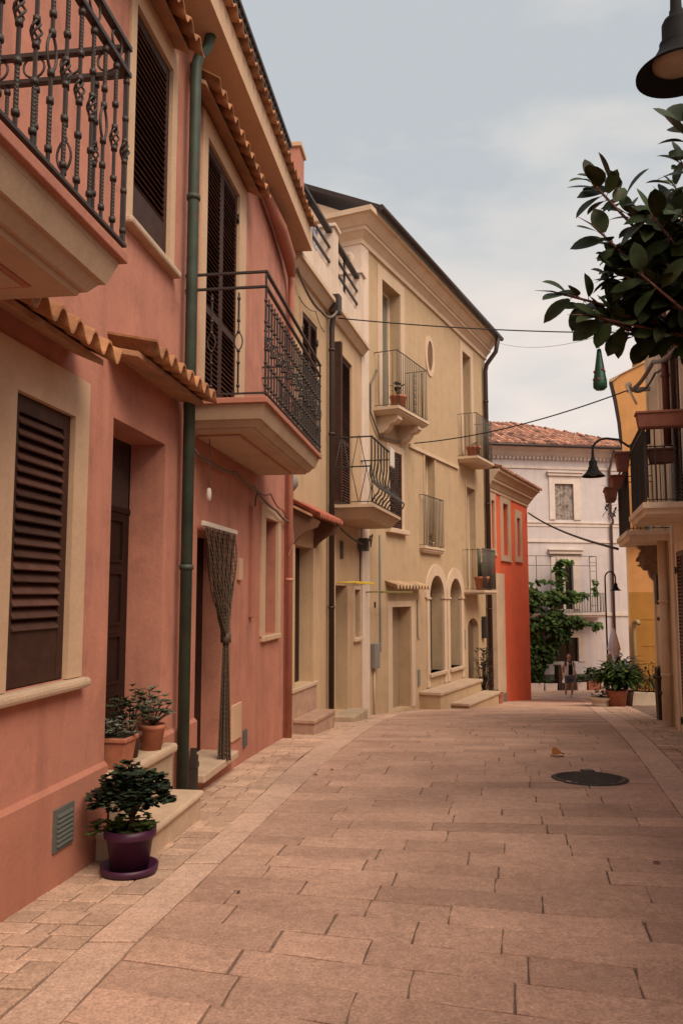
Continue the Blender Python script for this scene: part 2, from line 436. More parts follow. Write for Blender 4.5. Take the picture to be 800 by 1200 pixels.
def balcony(H, s0, s1, off, z, layers, mat, bars, railh, sp, ssp, inset=.05, rails=(0.,), name='balcony', label=None, lowz=.04, rmat=None, w=.03, front=True, sidebars=None, rh=.014, lip=None):
    """layers: (inset_bottom, inset_top, z0, z1) stacked from the slab's top downwards"""
    m = MB()
    if lip: L0, layers = layers[0], layers[1:]
    for (ib, it, a, b) in layers:
        m.frust(s0 + ib, s1 - ib, -off + ib, .02, z + a, s0 + it, s1 - it, -off + it, .02, z + b)
    o = m.build(name, mat, H.o, label=label)
    if lip: MB().box(s0 + L0[0], s1 - L0[0], -off + L0[0], .02, z + L0[2], z + L0[3]).build('slab_lip', lip, o, bevel=.006)
    rmat = rmat or IRON
    a0, a1, of = s0 + inset, s1 - inset, off - inset
    r = MB()
    for d in rails: rail(r, a0, a1, of, z + railh - d, w, rh)
    q = w * .28
    for sx in (a0, a1): r.box(sx - q, sx + q, -of - q, -of + q, z + (lowz or 0) - .006, z + railh - rh / 2)
    if lowz is not None: rail(r, a0, a1, of, z + lowz, w * .9, .012)
    rl = r.build('railing', rmat, o)
    me = [b.mesh('baluster', rmat) for b in bars]
    sme = [b.mesh('baluster', rmat) for b in sidebars] if sidebars else me
    zb = z + (lowz or 0)
    if front:
        n = max(1, round((a1 - a0) / sp))
        for i in range(n + 1):
            place(me[i % len(me)], 'baluster', o, (a0 + (a1 - a0) * i / n, -of, zb), U(-.04, .04))
    if ssp:
        n = max(1, round(of / ssp))
        for sx, rz in ((a0, -PI / 2), (a1, PI / 2)):
            for i in range(1, n):
                place(sme[i % len(sme)], 'baluster', o, (sx, -of + of * i / n, zb), rz + U(-.04, .04))
    return o, rl

def wall_pipe(H, pts, r, mat, name='drainpipe', clips=(), parent=None, n=12):
    m = MB(); m.tube(pts, r, n)
    o = m.build(name, mat, parent or H.o)
    for (s, y, z) in clips:
        MB().lathe([(r * .9, -.02), (r * 1.22, -.02), (r * 1.22, .02), (r * .9, .02)], (s, y, z), 14).build('pipe_bracket', mat, o)
    return o

def panel_door(H, x0, x1, z0, z1, y, mat, panels=((.05, .3), (.36, .62), (.68, .95)), name='door', th=.05, handle=True, hside=1, cols=1, parent=None):
    m = MB(); m.box(x0, x1, y, y + th, z0, z1)
    h = z1 - z0; w = (x1 - x0) / cols
    for c in range(cols):
        for a, b in panels:
            xa, xb = x0 + w * c + .1 * w + .03, x0 + w * (c + 1) - .1 * w - .03
            za, zb = z0 + h * a, z0 + h * b
            m.frust(xa, xb, y - .004, y + .01, za, xa, xb, y - .004, y + .01, za + .012)
            for (p, q, r_, t_) in ((xa, xb, za, za + .02), (xa, xb, zb - .02, zb), (xa, xa + .02, za + .02, zb - .02), (xb - .02, xb, za + .02, zb - .02)):
                m.box(p, q, y - .014, y + .002, r_, t_)
            m.frust(xa + .04, xb - .04, y - .002, y + .01, za + .05, xa + .04, xb - .04, y - .002, y + .01, zb - .05)
    o = m.build(name, mat, parent or H.o)
    if handle:
        hx = x1 - .07 if hside > 0 else x0 + .07
        k = MB(); k.lathe([(0, -.03), (.018, -.03), (.026, -.045), (.02, -.062), (0, -.065)], (hx, y, z0 + 1.02), 12, axis=Matrix.Rotation(-PI / 2, 3, 'X').inverted() @ Matrix.Identity(3))
        k = MB(); k.tube([(hx, y + .005, z0 + 1.02), (hx, y - .03, z0 + 1.02), (hx, y - .04, z0 + 1.02), (hx, y - .06, z0 + 1.02)], [.008, .01, .024, .018], 10)
        k.build('door_knob', M('brass', (.35, .24, .12), rough=.35, metal=.8, bump=0), o)
    return o
# =================================================================== SETTING: ground sheet, paved street, bands, plaza
def interp(tab, v):
    if v <= tab[0][0]:
        (a, b), (c, d) = tab[0], tab[1]; return b + (d - b) * (v - a) / (c - a)
    if v >= tab[-1][0]:
        (a, b), (c, d) = tab[-2], tab[-1]; return b + (d - b) * (v - a) / (c - a)
    return _lin(tab, v)
LW = [(-8, -3.29), (0, -2.22), (11.15, -.73), (15.69, .40), (23.79, 4.28), (28.57, 6.53)]          # foot of the left houses
LI = [(-8, -2.3), (3.15, -1.01), (3.96, -.91), (4.9, -.76), (6.2, -.57), (9.29, -.09), (12.5, .46), (16.05, 1.07), (20, 3.0), (23.79, 4.85), (28.57, 7.05), (31, 8.2)]
LO = [(y, x - _lin([(-8, .30), (6, .22), (9.3, .34), (16, .22), (31, .2)], y)) for y, x in LI]
RI = [(-8, -1.0), (6.26, 2.54), (16.05, 4.94), (20, 5.95), (31, 8.8)]
RO = [(y, x + .32) for y, x in RI]
RW = [(-8, -.34), (13.3, 5.2), (16.3, 5.98), (31, 9.8)]

m = MB()
ys = [-60, -30, -15] + [-8 + .5 * i for i in range(96)] + [45, 60, 100, 200, 400]
xs = [-400, -150, -60, -20, -8, -4, 0, 4, 8, 12, 20, 40, 100, 300]
W = len(xs)
m.add([(x, y, G(y) - .011) for y in ys for x in xs], [(j * W + i, j * W + i + 1, (j + 1) * W + i + 1, (j + 1) * W + i) for j in range(len(ys) - 1) for i in range(W - 1)])
M('mortar', (.175, .115, .085), var=.25, scale=2.5, fine=.2, bump=.5, col2=(.30, .20, .145), c2lo=.54, c2hi=.62)
m.build('ground', MATS['mortar'], kind='structure')

def _paving(name, col, dark):
    return M(name, col, rough=.8, var=.15, scale=1.3, fine=.12, bump=.5, bscale=110, col2=dark, c2lo=.48, c2hi=.74, spec=.2, grain=.30, gscale=75)
PAVE = _paving('street_stone', (.485, .305, .226), (.40, .245, .18))
BANDM = _paving('band_stone', (.56, .375, .285), (.49, .32, .24))
COBM = _paving('cobble_stone', (.505, .335, .245), (.395, .25, .182))

def stone(mb, P, gap, dz=0., jit=.004, bev=.006, seg=.16, tone=1.):
    """one paving stone from a quad of ground points, with worn uneven edges"""
    P = [Vector((p[0], p[1], 0)) for p in P]
    c = sum(P, Vector()) / 4
    gr, gs = gap if isinstance(gap, tuple) else (gap, gap); Q = []
    for i in range(4):
        a, b, cc = P[i - 1], P[i], P[(i + 1) % 4]
        e1 = (a - b).normalized(); e2 = (cc - b).normalized()
        k = max(.3, abs(e1.x * e2.y - e1.y * e2.x))
        Q.append(b + (e1 * (gr if i % 2 == 0 else gs) + e2 * (gs if i % 2 == 0 else gr)) * (.5 / k))
    ring = []
    for i in range(4):
        a, b = Q[i], Q[(i + 1) % 4]; L = (b - a).length; n = max(1, min(11, int(L / seg)))
        for k in range(n):
            p = a.lerp(b, k / n)
            if k: p = p + Vector((U(-jit, jit), U(-jit, jit), 0))
            else: p = p + (c - p).normalized() * U(0, jit * 1.2)
            ring.append(p)
    n = len(ring)
    tx, ty = U(-.0022, .0022), U(-.0022, .0022)
    def z(p, d): return G(p.y) + d + dz + tx * (p.x - c.x) * 2 + ty * (p.y - c.y) * 2
    vs = [(p.x, p.y, z(p, -.03)) for p in ring]
    vs += [(p.x, p.y, z(p, -.003)) for p in ring]
    inn = [p + (c - p).normalized() * bev for p in ring]
    vs += [(p.x, p.y, z(p, 0)) for p in inn]
    fs = []
    for i in range(n):
        j = (i + 1) % n
        fs += [(i, j, n + j, n + i), (n + i, n + j, 2 * n + j, 2 * n + i)]
    fs.append(tuple(range(2 * n, 3 * n)))
    mb.add(vs, fs, tone)
def gapw():
    r = random.random(); q = random.random()
    return (.002 if r < .3 else (.005 if r < .7 else U(.007, .011)), .001 if q < .30 else (U(.003, .006) if q < .7 else U(.006, .011)))
def tilt(v): return _lin([(0, -.36), (4, -.28), (5.2, -.17), (6.5, -.07), (9, -.05), (14, -.10), (20, -.16), (40, -.12)], v)
def street_pt(v, u):
    xl = interp(LI, v); w = interp(RI, v) - xl
    y = v + tilt(v) * w * u
    xl2 = interp(LI, y); w2 = interp(RI, y) - xl2
    x = xl + (xl2 + w2 - xl) * u if False else (interp(LI, v) * (1 - u) + interp(RI, v + tilt(v) * w) * u)
    return (x, y)
mb = MB(); v = 1.9
while v < 30.2:
    d = U(.205, .275) if v < 7 else U(.25, .34)
    w = interp(RI, v) - interp(LI, v)
    u = 0.; first = True
    while u < 1 - 1e-6:
        L = U(.40, 1.0) / w
        if first: L *= U(.35, 1); first = False
        u2 = u + L
        if 1 - u2 < .3 / w: u2 = 1.
        off = U(-.012, .012)
        stone(mb, [street_pt(v, u), street_pt(v, u2), street_pt(v + d, u2), street_pt(v + d, u)], gapw(), dz=U(-.0015, .0015), jit=.0055, seg=.11, tone=random.gauss(1, .075))
        u = u2
    v += d
mb.build('street_paving', PAVE, kind='structure')

mb = MB()
for (a, b) in ((LO, LI), (RI, RO)):
    v = 1.2
    while v < 30:
        L = U(.8, 1.5); g = U(.004, .014)
        stone(mb, [(interp(a, v), v), (interp(b, v), v), (interp(b, v + L), v + L), (interp(a, v + L), v + L)], g, jit=.004, tone=random.gauss(1, .05))
        v += L
mb.build('kerb_band', BANDM, kind='structure')

mb = MB()
for (a, b, rows) in ((LW, LO, None), (RO, RW, None)):
    v = 1.2 if a is LW else 4.
    while v < 29.6:
        d = U(.13, .165)
        w = abs(interp(b, v) - interp(a, v)); n = max(1, round(w / .2))
        cuts = [0] + sorted(min(.98, max(.02, (i + U(-.22, .22)) / n)) for i in range(1, n)) + [1]
        sl = -.10
        for i in range(n):
            def pt(u, vv):
                y = vv + sl * w * u; return (interp(a, y) * (1 - u) + interp(b, y) * u, y)
            if cuts[i + 1] - cuts[i] < .04: continue
            stone(mb, [pt(cuts[i], v), pt(cuts[i + 1], v), pt(cuts[i + 1], v + d), pt(cuts[i], v + d)], U(.004, .012), dz=U(-.003, .003), jit=.003, bev=.007, seg=.09, tone=random.gauss(1, .09))
        v += d
mb.build('cobbled_pavement', COBM, kind='structure')

mb = MB(); v = 30.35                       # the little square at the foot of the street
while v < 39.5:
    d = U(.4, .55); x = 5.6 + U(0, .6)
    while x < 19:
        L = U(.6, 1.2); stone(mb, [(x, v), (x + L, v), (x + L, v + d), (x, v + d)], U(.005, .015), tone=random.gauss(1.05, .06)); x += L
    v += d
mb.build('square_paving', PAVE, kind='structure')

# manhole cover, leaf
mz = G(7.85)
mh = empty('manhole_cover', (2.32, 7.85, mz), 0, 'round dark iron manhole cover set in the street paving', 'manhole cover')
mm = MB(); mm.lathe([(0, .004), (.335, .004), (.335, .010), (.36, .010), (.36, .005), (.385, .005), (.40, -.01)], n=48)
for i in range(-6, 7):
    for j in range(-6, 7):
        if i * i + j * j < 38: mm.box(i * .05 - .014, i * .05 + .014, j * .05 - .014, j * .05 + .014, .003, .0095)
mm.build('lid', MHOLE, mh)
f_ = MB(); f_.box(.12, .24, .33, .43, .002, .014); f_.build('frame_lug', MHOLE, mh)
mh.rotation_euler = (math.atan(-.03), 0, .2); mh.scale = (.91, .91, 1)
mb = MB()
mb.leaf((-.08, 0, .012), (1, .2, .28), (0, -.3, 1), .19, .13, fold=.5, droop=.35); mb.tube([(-.08, 0, .012), (-.13, -.01, .02)], .003, 5)
lf = mb.build('fallen_leaf', LEAFO, fix=False); lf.location = (2.38, 9.15, G(9.15) + .004); lf.rotation_euler = (0, 0, .4)
lf.scale = (1, 1, 1.3)
lm = MB(); lm.leaf((-.03, 0, .004), (1, .1, .15), (0, -.2, 1), .07, .04, fold=.5, droop=.3); lm = lm.mesh('fallen_leaf', M('dry_brown_leaf', (.10, .055, .03), rough=.8))
for x, y in ((-.55, 4.55), (-.25, 8.0), (-.1, 8.3), (2.0, 10.5), (.4, 13.4), (.75, 13.6), (1.9, 5.1)):
    o = bpy.data.objects.new('fallen_leaf', lm); COL.objects.link(o); o.location = (x, y, G(y) + .005); o.rotation_euler = (0, 0, U(0, 6)); o.scale = (U(.4, .7),) * 3
    prop(o, 'tiny dark dead leaf scrap lying on the street stones', 'leaf', 'small dead leaves scattered on the street')
prop(lf, 'curled orange dead leaf lying on the paving beyond the manhole', 'leaf')

# =================================================================== PINK HOUSE (left foreground)
ta = math.atan(.134)
A = House('pink_house', 'salmon pink house with brown shutters and two wrought iron balconies', (-2.22, 0), (math.sin(ta), math.cos(ta)), 2.55)
facade(A, PINK, -6, 11.25, 2.0, 9.5, [(4.12, 4.78, 3.92, 5.45, .12), (5.36, 6.35, 3.28, 5.57, .28), (5.53, 6.30, 7.0, 8.65, .12), (7.20, 8.36, 2.86, 4.97, .30),
                                     (7.27, 8.42, 6.03, 8.65, .12), (9.80, 10.52, 3.92, 5.33, .2)])
# plinth with a sloped top edge
m = MB()
for (a, b) in ((-6, 5.36), (6.352, 7.198)):
    m.frust(a, b, -.03, .02, 2.0, a, b, -.03, .02, 3.325); m.frust(a, b, -.029, .02, 3.325, a, b, -.004, .02, 3.35)
m.build('plinth', PINK2, A.o)
# ground floor window
t = trim(A, TRIMA, 4.12, 4.78, 3.92, 5.45, l=.18, r=.18, t=.24, b=0, name='window')
shutter(A, t, 4.127, 4.773, 3.927, 5.443, .012, frame=.075, pitch=.062, bottom=.17, hinge=4.12)
m = MB(); m.box(3.88, 4.99, -.075, .05, 3.855, 3.915)
m.build('sill', STONE, t, bevel=.022)
tiles(A, 3.05, 4.72, .0, 5.93, -.33, 5.77, name='tile_canopy', period=.185, amp=.038)
# entrance door
d = panel_door(A, 5.362, 6.348, 3.30, 5.02, .28, DOORW, panels=((.04, .22), (.26, .47), (.51, .74), (.78, .97)), name='door', hside=-1)
MB().box(5.362, 6.348, .285, .33, 5.06, 5.568).build('transom_window', GLASS, d)
MB().box(5.362, 6.348, .27, .34, 5.02, 5.06).build('transom_bar', DOORW, d)
tiles(A, 5.22, 6.62, .0, 6.08, -.34, 6.00, name='tile_canopy', period=.185, amp=.034)
st = MB().box(5.30, 6.42, -.13, .27, 3.215, 3.283).build('threshold_slab', STONE, A.o, bevel=.022)
MB().box(5.40, 6.38, -.10, -.03, 2.4, 3.215).build('riser', STONE2, st)
st = MB().box(5.18, 6.36, -.36, -.03, 2.905, 2.955).build('doorstep', STONE, A.o, bevel=.02)
MB().box(5.21, 6.33, -.335, -.03, 2.4, 2.906).build('step_block', STONE, st)
# upper window and French door
t = trim(A, TRIMA, 5.53, 6.30, 7.0, 8.65, l=.10, r=.11, t=.20, name='window')
shutter(A, t, 5.537, 6.293, 7.007, 8.643, .012, frame=.07, pitch=.05, bottom=.22, hinge=5.53)
m = MB(); m.box(5.40, 6.44, -.075, .05, 6.94, 6.998); m.build('sill', STONE, t, bevel=.018)
tiles(A, 4.3, 6.32, .0, 8.97, -.27, 8.80, name='tile_hood', period=.21, amp=.036)
t = trim(A, TRIMA, 7.27, 8.42, 6.03, 8.65, l=.16, r=.28, t=.2, name='french_door')
shutter(A, t, 7.275, 7.842, 6.05, 8.643, .012, frame=.06, pitch=.048, mid=7.05, hinge=7.28)
shutter(A, t, 7.848, 8.415, 6.05, 8.643, .012, frame=.06, pitch=.048, mid=7.05, hinge=8.41)
tiles(A, 6.75, 8.80, .0, 9.0, -.27, 8.83, name='tile_hood', period=.21, amp=.036)
# doorway of the bead curtain
MB().box(7.203, 8.357, .30, .34, 2.87, 4.967).build('dark_door', DOORW, A.o)
MB().box(7.21, 8.34, -.10, .29, 2.80, 2.872).build('threshold_slab', STONE, A.o, bevel=.012)
# narrow recessed window
t = trim(A, TRIMA, 9.80, 10.52, 3.92, 5.33, l=.22, r=.16, t=.13, name='window')
pm = M('redbrown_shutter', (.15, .05, .034), rough=.6)
shutter(A, t, 9.81, 10.51, 3.93, 5.32, .14, frame=.06, pitch=.05, mat=pm, smat=pm)
m = MB(); m.box(9.62, 10.60, -.05, .05, 3.855, 3.918); m.build('sill', TRIMA, t, bevel=.01)
# eaves, terrace edge
e = MB().box(-6, 11.22, -.32, .02, 9.23, 9.5).build('eaves', TRIMA, A.o)
tiles(A, -6, 11.06, .05, 9.62, -.40, 9.53, name='eaves_tiles', period=.20, amp=.03, board=False, parent=e, per=8)
m = MB(); y = -.20
m.box(-5.9, 10.2, y - .025, y + .025, 10.19, 10.235); m.box(-5.9, 10.2, y - .016, y + .016, 9.70, 9.72)
s = -5.8
while s < 10.2: m.box(s - .008, s + .008, y - .008, y + .008, 9.5, 10.19); s += .11
m.box(-5.9, 10.2, y - .016, y + .016, 10.08, 10.10)
m.build('terrace_railing', IRON, A.o)
p = MB().box(10.85, 11.20, -.20, .22, 9.5, 10.58).build('parapet_post', PINK, A.o)
MB().box(10.82, 11.23, -.23, .25, 10.58, 10.65).build('post_cap', TRIMA, p, bevel=.01)
# balconies
LAY = [(0, 0, -.05, 0), (.035, .03, -.075, -.047), (.07, .035, -.17, -.072), (.13, .085, -.225, -.167), (.16, .15, -.25, -.222)]
KB = [knot_bar(.83, .44), knot_bar(.83, .44), oval_bar(.83, .44), knot_bar(.83, .44)]
b1, r1 = balcony(A, .9, 3.72, .76, 5.95, LAY, SLAB, KB, 1.0, .115, .15, rails=(0, .13), name='balcony', label='near balcony slab with twisted iron bars', w=.035, rh=.02, lip=PINK2, inset=.022)
MB().box(1.20, 3.42, -.46, -.04, 5.692, 5.703).build('soffit_border', PINK2, b1); MB().box(1.225, 3.395, -.435, -.03, 5.686, 5.70).build('soffit_panel', SLAB, b1)
b2, r2 = balcony(A, 6.74, 9.62, .72, 6.03, LAY, SLAB, [oval_bar(.83, .44), knot_bar(.83, .44)], 1.08, .112, .23, rails=(0, .13), name='balcony', label='second balcony slab above the bead curtain', w=.03, sidebars=[oval_bar(.86, .44)], rh=.016, lip=PINK2, inset=.022)
MB().box(7.04, 9.32, -.42, -.04, 5.772, 5.783).build('soffit_border', PINK2, b2); MB().box(7.06, 9.30, -.40, -.03, 5.766, 5.78).build('soffit_panel', SLAB, b2)
rm = MB(); rm.tube([(.052 * math.cos(a * PI / 8), 0, .052 * math.sin(a * PI / 8)) for a in range(16)], .006, 5, closed=True)
rm = rm.mesh('ring', IRON)
for (bo, s0, s1, of, z) in ((b1, .922, 3.698, .738, 6.95 - .065),):
    for sx in (s0, s1):
        for k in range(4): place(rm, 'ring', bo, (sx, -of * (k + .5) / 4, z), PI / 2)
    n = int((s1 - s0) / .23)
    for k in range(n): place(rm, 'ring', bo, (s0 + (s1 - s0) * (k + .5) / n, -of, z))
# pipes, boxes
wall_pipe(A, [(6.62, -.10, 2.5), (6.62, -.10, 8.78), (6.63, -.10, 8.92), (6.66, -.12, 9.03), (6.70, -.17, 9.12), (6.72, -.2, 9.26)], .047, GREENP, clips=((6.62, -.10, 7.72), (6.62, -.10, 4.62)))
wall_pipe(A, [(10.98, -.07, 2.45), (10.98, -.07, 8.55), (10.93, -.08, 8.68), (10.8, -.10, 8.80)], .045, PINK, clips=((10.98, -.07, 4.6), (10.98, -.07, 7.0)))
m = MB(); m.tube([(9.3, -.10, 9.12), (10.0, -.12, 9.02), (10.6, -.12, 8.88), (10.9, -.09, 8.74)], [.05, .085, .085, .05], 12); m.build('painted_duct', PINK2, A.o)
v = MB().box(4.64, 4.87, -.045, .0, 3.0, 3.225).build('vent_grille', GREYD, A.o)
q = MB()
for k in range(7): q.obox((4.755, -.047, 3.03 + k * .026), (.18, .006, .02), Matrix.Rotation(R_(-30), 3, 'X'))
q.build('grille_slats', GREYD, v)
MB().box(8.40, 8.76, -.018, .01, 2.93, 3.29).build('meter_cover', TRIMA, A.o, bevel=.006)
MB().box(8.86, 9.0, -.02, .01, 2.80, 2.97).build('vent_grille', GREYD, A.o)
MB().box(8.55, 8.68, -.035, .01, 4.55, 4.78).build('doorbell_plate', TRIMA, A.o, bevel=.008)
MB().box(9.06, 9.16, -.045, .01, 4.15, 5.38).build('cable_trunking', PINK2, A.o, bevel=.01)

# bead curtain (hangs from its rod: a thing of its own)
cu = empty('bead_curtain', A.w(7.8, -.06, 5.03), A.rz, 'brown bead curtain gathered into one hanging strand at the pink doorway', 'curtain', pz=5.03)
def C_(s, y, z): return (s - 7.8, y + .06, z)
m = MB(); m.box(-.64, .48, -.018, .018, 5.0, 5.045); m.build('curtain_rod', WHITEP, cu, bevel=.006)
m = MB(); n = 38
for i in range(n):
    s0 = 7.20 + 1.04 * i / (n - 1); k = U(-.02, .02)
    pts = []
    for j in range(15):
        t = j / 14
        s = s0 + (7.90 + (s0 - 7.8) * .03 + k - s0) * (t ** 1.35); z = 5.0 - 1.02 * t - .05 * math.sin(PI * t)
        pts.append(C_(s, -.07 - .02 * math.sin(9 * t + i), z))
    nb = 4
    rs = []; P = []
    for a, b in zip(pts, pts[1:]):
        for q in range(nb):
            t = q / nb; P.append(tuple(a[c] + (b[c] - a[c]) * t for c in range(3))); rs.append(.0085 if q % 2 else .0045)
    m.tube(P, rs, 5)
for i in range(16):
    a = i * 2.4; r = .022 + .03 * (i % 3) / 2; P = []; rs = []
    for j in range(56):
        z = 3.99 - 1.13 * j / 55; w = r * (.5 + .9 * j / 55)
        P.append(C_(7.90 + w * math.cos(a), -.075 + w * math.sin(a) * .8, z)); rs.append(.0085 if j % 2 else .0045)
    m.tube(P, rs, 5)
m.build('bead_strands', BEAD, cu, fix=False)
m = MB(); m.lathe([(.02, 3.94), (.052, 3.95), (.052, 4.03), (.02, 4.04)], C_(7.9, -.075, 0), 12); m.build('tie_band', BEAD, cu)
pc = empty('pull_switch', A.w(7.13, -.12, 5.68), A.rz, 'small white pull switch hanging on a cord under the balcony', 'pull switch', pz=5.68)
m = MB(); m.tube([(0, 0, 5.76), (0, 0, 5.33)], .004, 5); m.build('cord', CABLEG, pc)
m = MB(); m.lathe([(0, 5.33), (.018, 5.32), (.024, 5.27), (.02, 5.22), (0, 5.21)], n=10); m.build('switch_knob', WHITEP, pc)
def cable(pts, r, mat, label, name='cable', sag=0., n=10, cat='cable', group=None):
    P = []
    for a, b in zip(pts, pts[1:]):
        for k in range(n):
            t = k / n; p = Vector(a).lerp(Vector(b), t); p.z -= sag * 4 * t * (1 - t); P.append(p)
    P.append(Vector(pts[-1]))
    m = MB(); m.tube(P, r, 6); o = m.build(name, mat); return prop(o, label, cat, group)
cable([A.w(6.75, -.05, 5.66), A.w(7.4, -.06, 5.60), A.w(8.3, -.05, 5.64), A.w(9.1, -.05, 5.58), A.w(10.2, -.06, 5.44), A.w(11.1, -.06, 5.38), A.w(11.22, -.06, 5.44)], .014, CABLEG, 'bundled grey cable drooping along the pink wall under the balcony', sag=.03)
cable([A.w(9.1, -.04, 5.60), A.w(9.9, -.05, 5.62), A.w(10.6, -.05, 5.50), A.w(11.15, -.05, 5.45)], .009, CABLEP, 'thin pinkish cable looping above the narrow pink window', sag=.05)
cable([A.w(9.11, -.05, 5.38), A.w(9.14, -.05, 5.48), A.w(9.25, -.05, 5.57)], .008, CABLE, 'short black cable bending into the wall trunking')
cable([A.w(10.75, -.10, 4.9), A.w(11.0, -.12, 5.1), A.w(11.2, -.06, 5.42)], .008, CABLEP, 'thin cable slanting across the pink drainpipe')
mt = empty('metal_bracket', A.w(6.99, -.07, 2.72), A.rz, 'narrow dark metal bracket standing against the pink plinth beside the doorway', 'bracket')
m = MB(); m.box(-.035, -.012, -.03, .02, -.1, .42); m.box(.012, .035, -.03, .02, -.1, .36)
m.box(-.04, .04, -.036, .025, .05, .09); m.box(-.04, .04, -.036, .025, .26, .30)
m.build('upright', IRON, mt)

# ---- plants by the door
def rosette(mb, c, n, L, W, tone=1., up=.5):
    for k in range(n):
        a = 2 * PI * k / n + U(-.2, .2); e = up + U(-.25, .25)
        mb.leaf(c, (math.cos(a), math.sin(a), e), (0, 0, 1), L * U(.8, 1.1), W, tone * U(.7, 1.25), fold=.3, droop=.1, segs=3)
def pot_round(r0, r1, h, mat, parent, rim=.02, name='pot'):
    m = MB(); m.lathe([(0, 0), (r0, 0), (r0 + (r1 - r0) * .8, h * .80), (r1, h * .82), (r1 + rim * .3, h * .84), (r1 + rim * .3, h), (r1 - .012, h), (r1 - .02, h * .86), (0, h * .86)], n=32)
    o = m.build(name, mat, parent)
    MB().lathe([(0, h * .885), (r1 - .02, h * .885)], n=20).build('soil', SOIL, o)
    return o
P = A.w(5.0, -.33, 0)
pz = G(P.y) + .004
pp = empty('potted_shrub', (P.x, P.y, pz), 0, 'dark green jade bush over bright seedlings in a purple plastic pot', 'potted plant'); pp.scale = (.85, .85, .85)
m = MB(); m.lathe([(0, 0), (.165, 0), (.19, .015), (.195, .055), (.18, .055), (.17, .025), (0, .022)], n=36); m.build('saucer', PURPLE, pp)
m = MB(); m.lathe([(0, .024), (.125, .024), (.155, .235), (.172, .24), (.176, .245), (.176, .30), (.160, .30), (.155, .25), (0, .25)], n=36)
o = m.build('pot', PURPLE, pp); MB().lathe([(0, .265), (.157, .262)], n=24).build('soil', SOIL, o)
st = MB(); lv = MB()
st.tube([(0, 0, .25), (.01, 0, .34), (.02, .01, .42)], [.022, .02, .018], 7)
for k in range(58):
    a = 2.399 * k; rr = .25 * math.sqrt((k + .5) / 58)
    tip = Vector((rr * math.cos(a) * 1.05, rr * math.sin(a), .69 - rr * rr * 3.0 + U(-.04, .03)))
    if k % 3 == 0: st.tube([(.01, 0, .36), (tip.x * .45, tip.y * .45, .50), tip], [.013, .010, .006], 5)
    for q in range(5):
        c = tip + Vector((U(-.045, .045), U(-.045, .045), U(-.07, .02)))
        for w_ in range(9):
            an = U(0, 2 * PI); lv.leaf(c, (math.cos(an), math.sin(an), U(-.2, .8)), (-math.cos(an) * .7, -math.sin(an) * .7, .7), U(.036, .054), .040, U(.5, 2.1), fold=.12, droop=.15, segs=4)
st.build('stem', BARK, pp); lv.build('foliage', LEAFD, pp, fix=False)
lv = MB()
for k in range(46):
    a = U(0, 2 * PI); rr = .17 * math.sqrt(U(.1, 1)); c = (rr * math.cos(a), rr * math.sin(a), .28 + U(0, .07))
    rosette(lv, c, 6, U(.035, .055), .034, up=U(.1, .6))
for k in range(10): rosette(lv, (-.2 + U(-.06, .02), U(-.1, .06), .29 + U(-.04, .05)), 5, .05, .032, up=.2)
lv.build('ground_cover', M('bright_seedling_leaf', (.085, .125, .03), rough=.55, var=.3, scale=12, bump=.05), pp, fix=False)

def small_pot(name, loc, rz, label, kind, mat=POTTER, h=.22, r0=.075, r1=.10, leaf=LEAFS, fol=None, group=None, square=False):
    e = empty(name, loc, rz, label, 'potted plant', group)
    if square:
        m = MB(); m.frust(-r0, r0, -r0, r0, 0, -r1, r1, -r1, r1, h * .84); m.box(-r1 - .012, r1 + .012, -r1 - .012, r1 + .012, h * .84, h)
        o = m.build('pot', mat, e, bevel=.008); MB().box(-r1, r1, -r1, r1, h, h + .004).build('soil', SOIL, o)
    else: pot_round(r0, r1, h, mat, e)
    fol(e, h, leaf); return e
def fol_cluster(rad, hh, n, L, Wd, lift=.0):
    def f(e, h, leaf):
        lv = MB(); st = MB()
        for k in range(n):
            a = U(0, 2 * PI); q = U(0, 1) ** .6; rr = rad * q
            c = Vector((rr * math.cos(a), rr * math.sin(a), h + hh * U(.2, 1) * (1.15 - q * .6) + lift))
            if k % 4 == 0: st.tube([(0, 0, h - .02), (c.x * .5, c.y * .5, (h + c.z) / 2), c], .004, 4)
            rosette(lv, c, 7, L * U(.8, 1.2), Wd, up=U(.1, .8))
        st.build('stem', BARK, e); lv.build('foliage', leaf, e, fix=False)
    return f
LEAFM = M('olive_green_leaf', (.045, .058, .028), rough=.6, var=.35, scale=9, bump=.05)
small_pot('potted_plant', A.w(5.50, -.02, 3.284), A.rz, 'grey leaved succulent in a square terracotta pot at the door recess', 'x', h=.20, r0=.08, r1=.10, square=True, fol=fol_cluster(.12, .14, 40, .035, .016))
small_pot('potted_plant', A.w(5.82, .02, 3.284), A.rz, 'tall silvery plant in a dark pot in the middle of the doorstep', 'x', h=.17, r0=.06, r1=.08, mat=M('brown_pot', (.10, .05, .035)), fol=fol_cluster(.15, .30, 66, .045, .018, .02), leaf=LEAFM)
small_pot('potted_plant', A.w(6.12, -.03, 3.284), A.rz, 'bushy silver plant in a terracotta pot nearest the green drainpipe', 'x', h=.18, r0=.07, r1=.095, fol=fol_cluster(.16, .22, 66, .045, .02, .02))
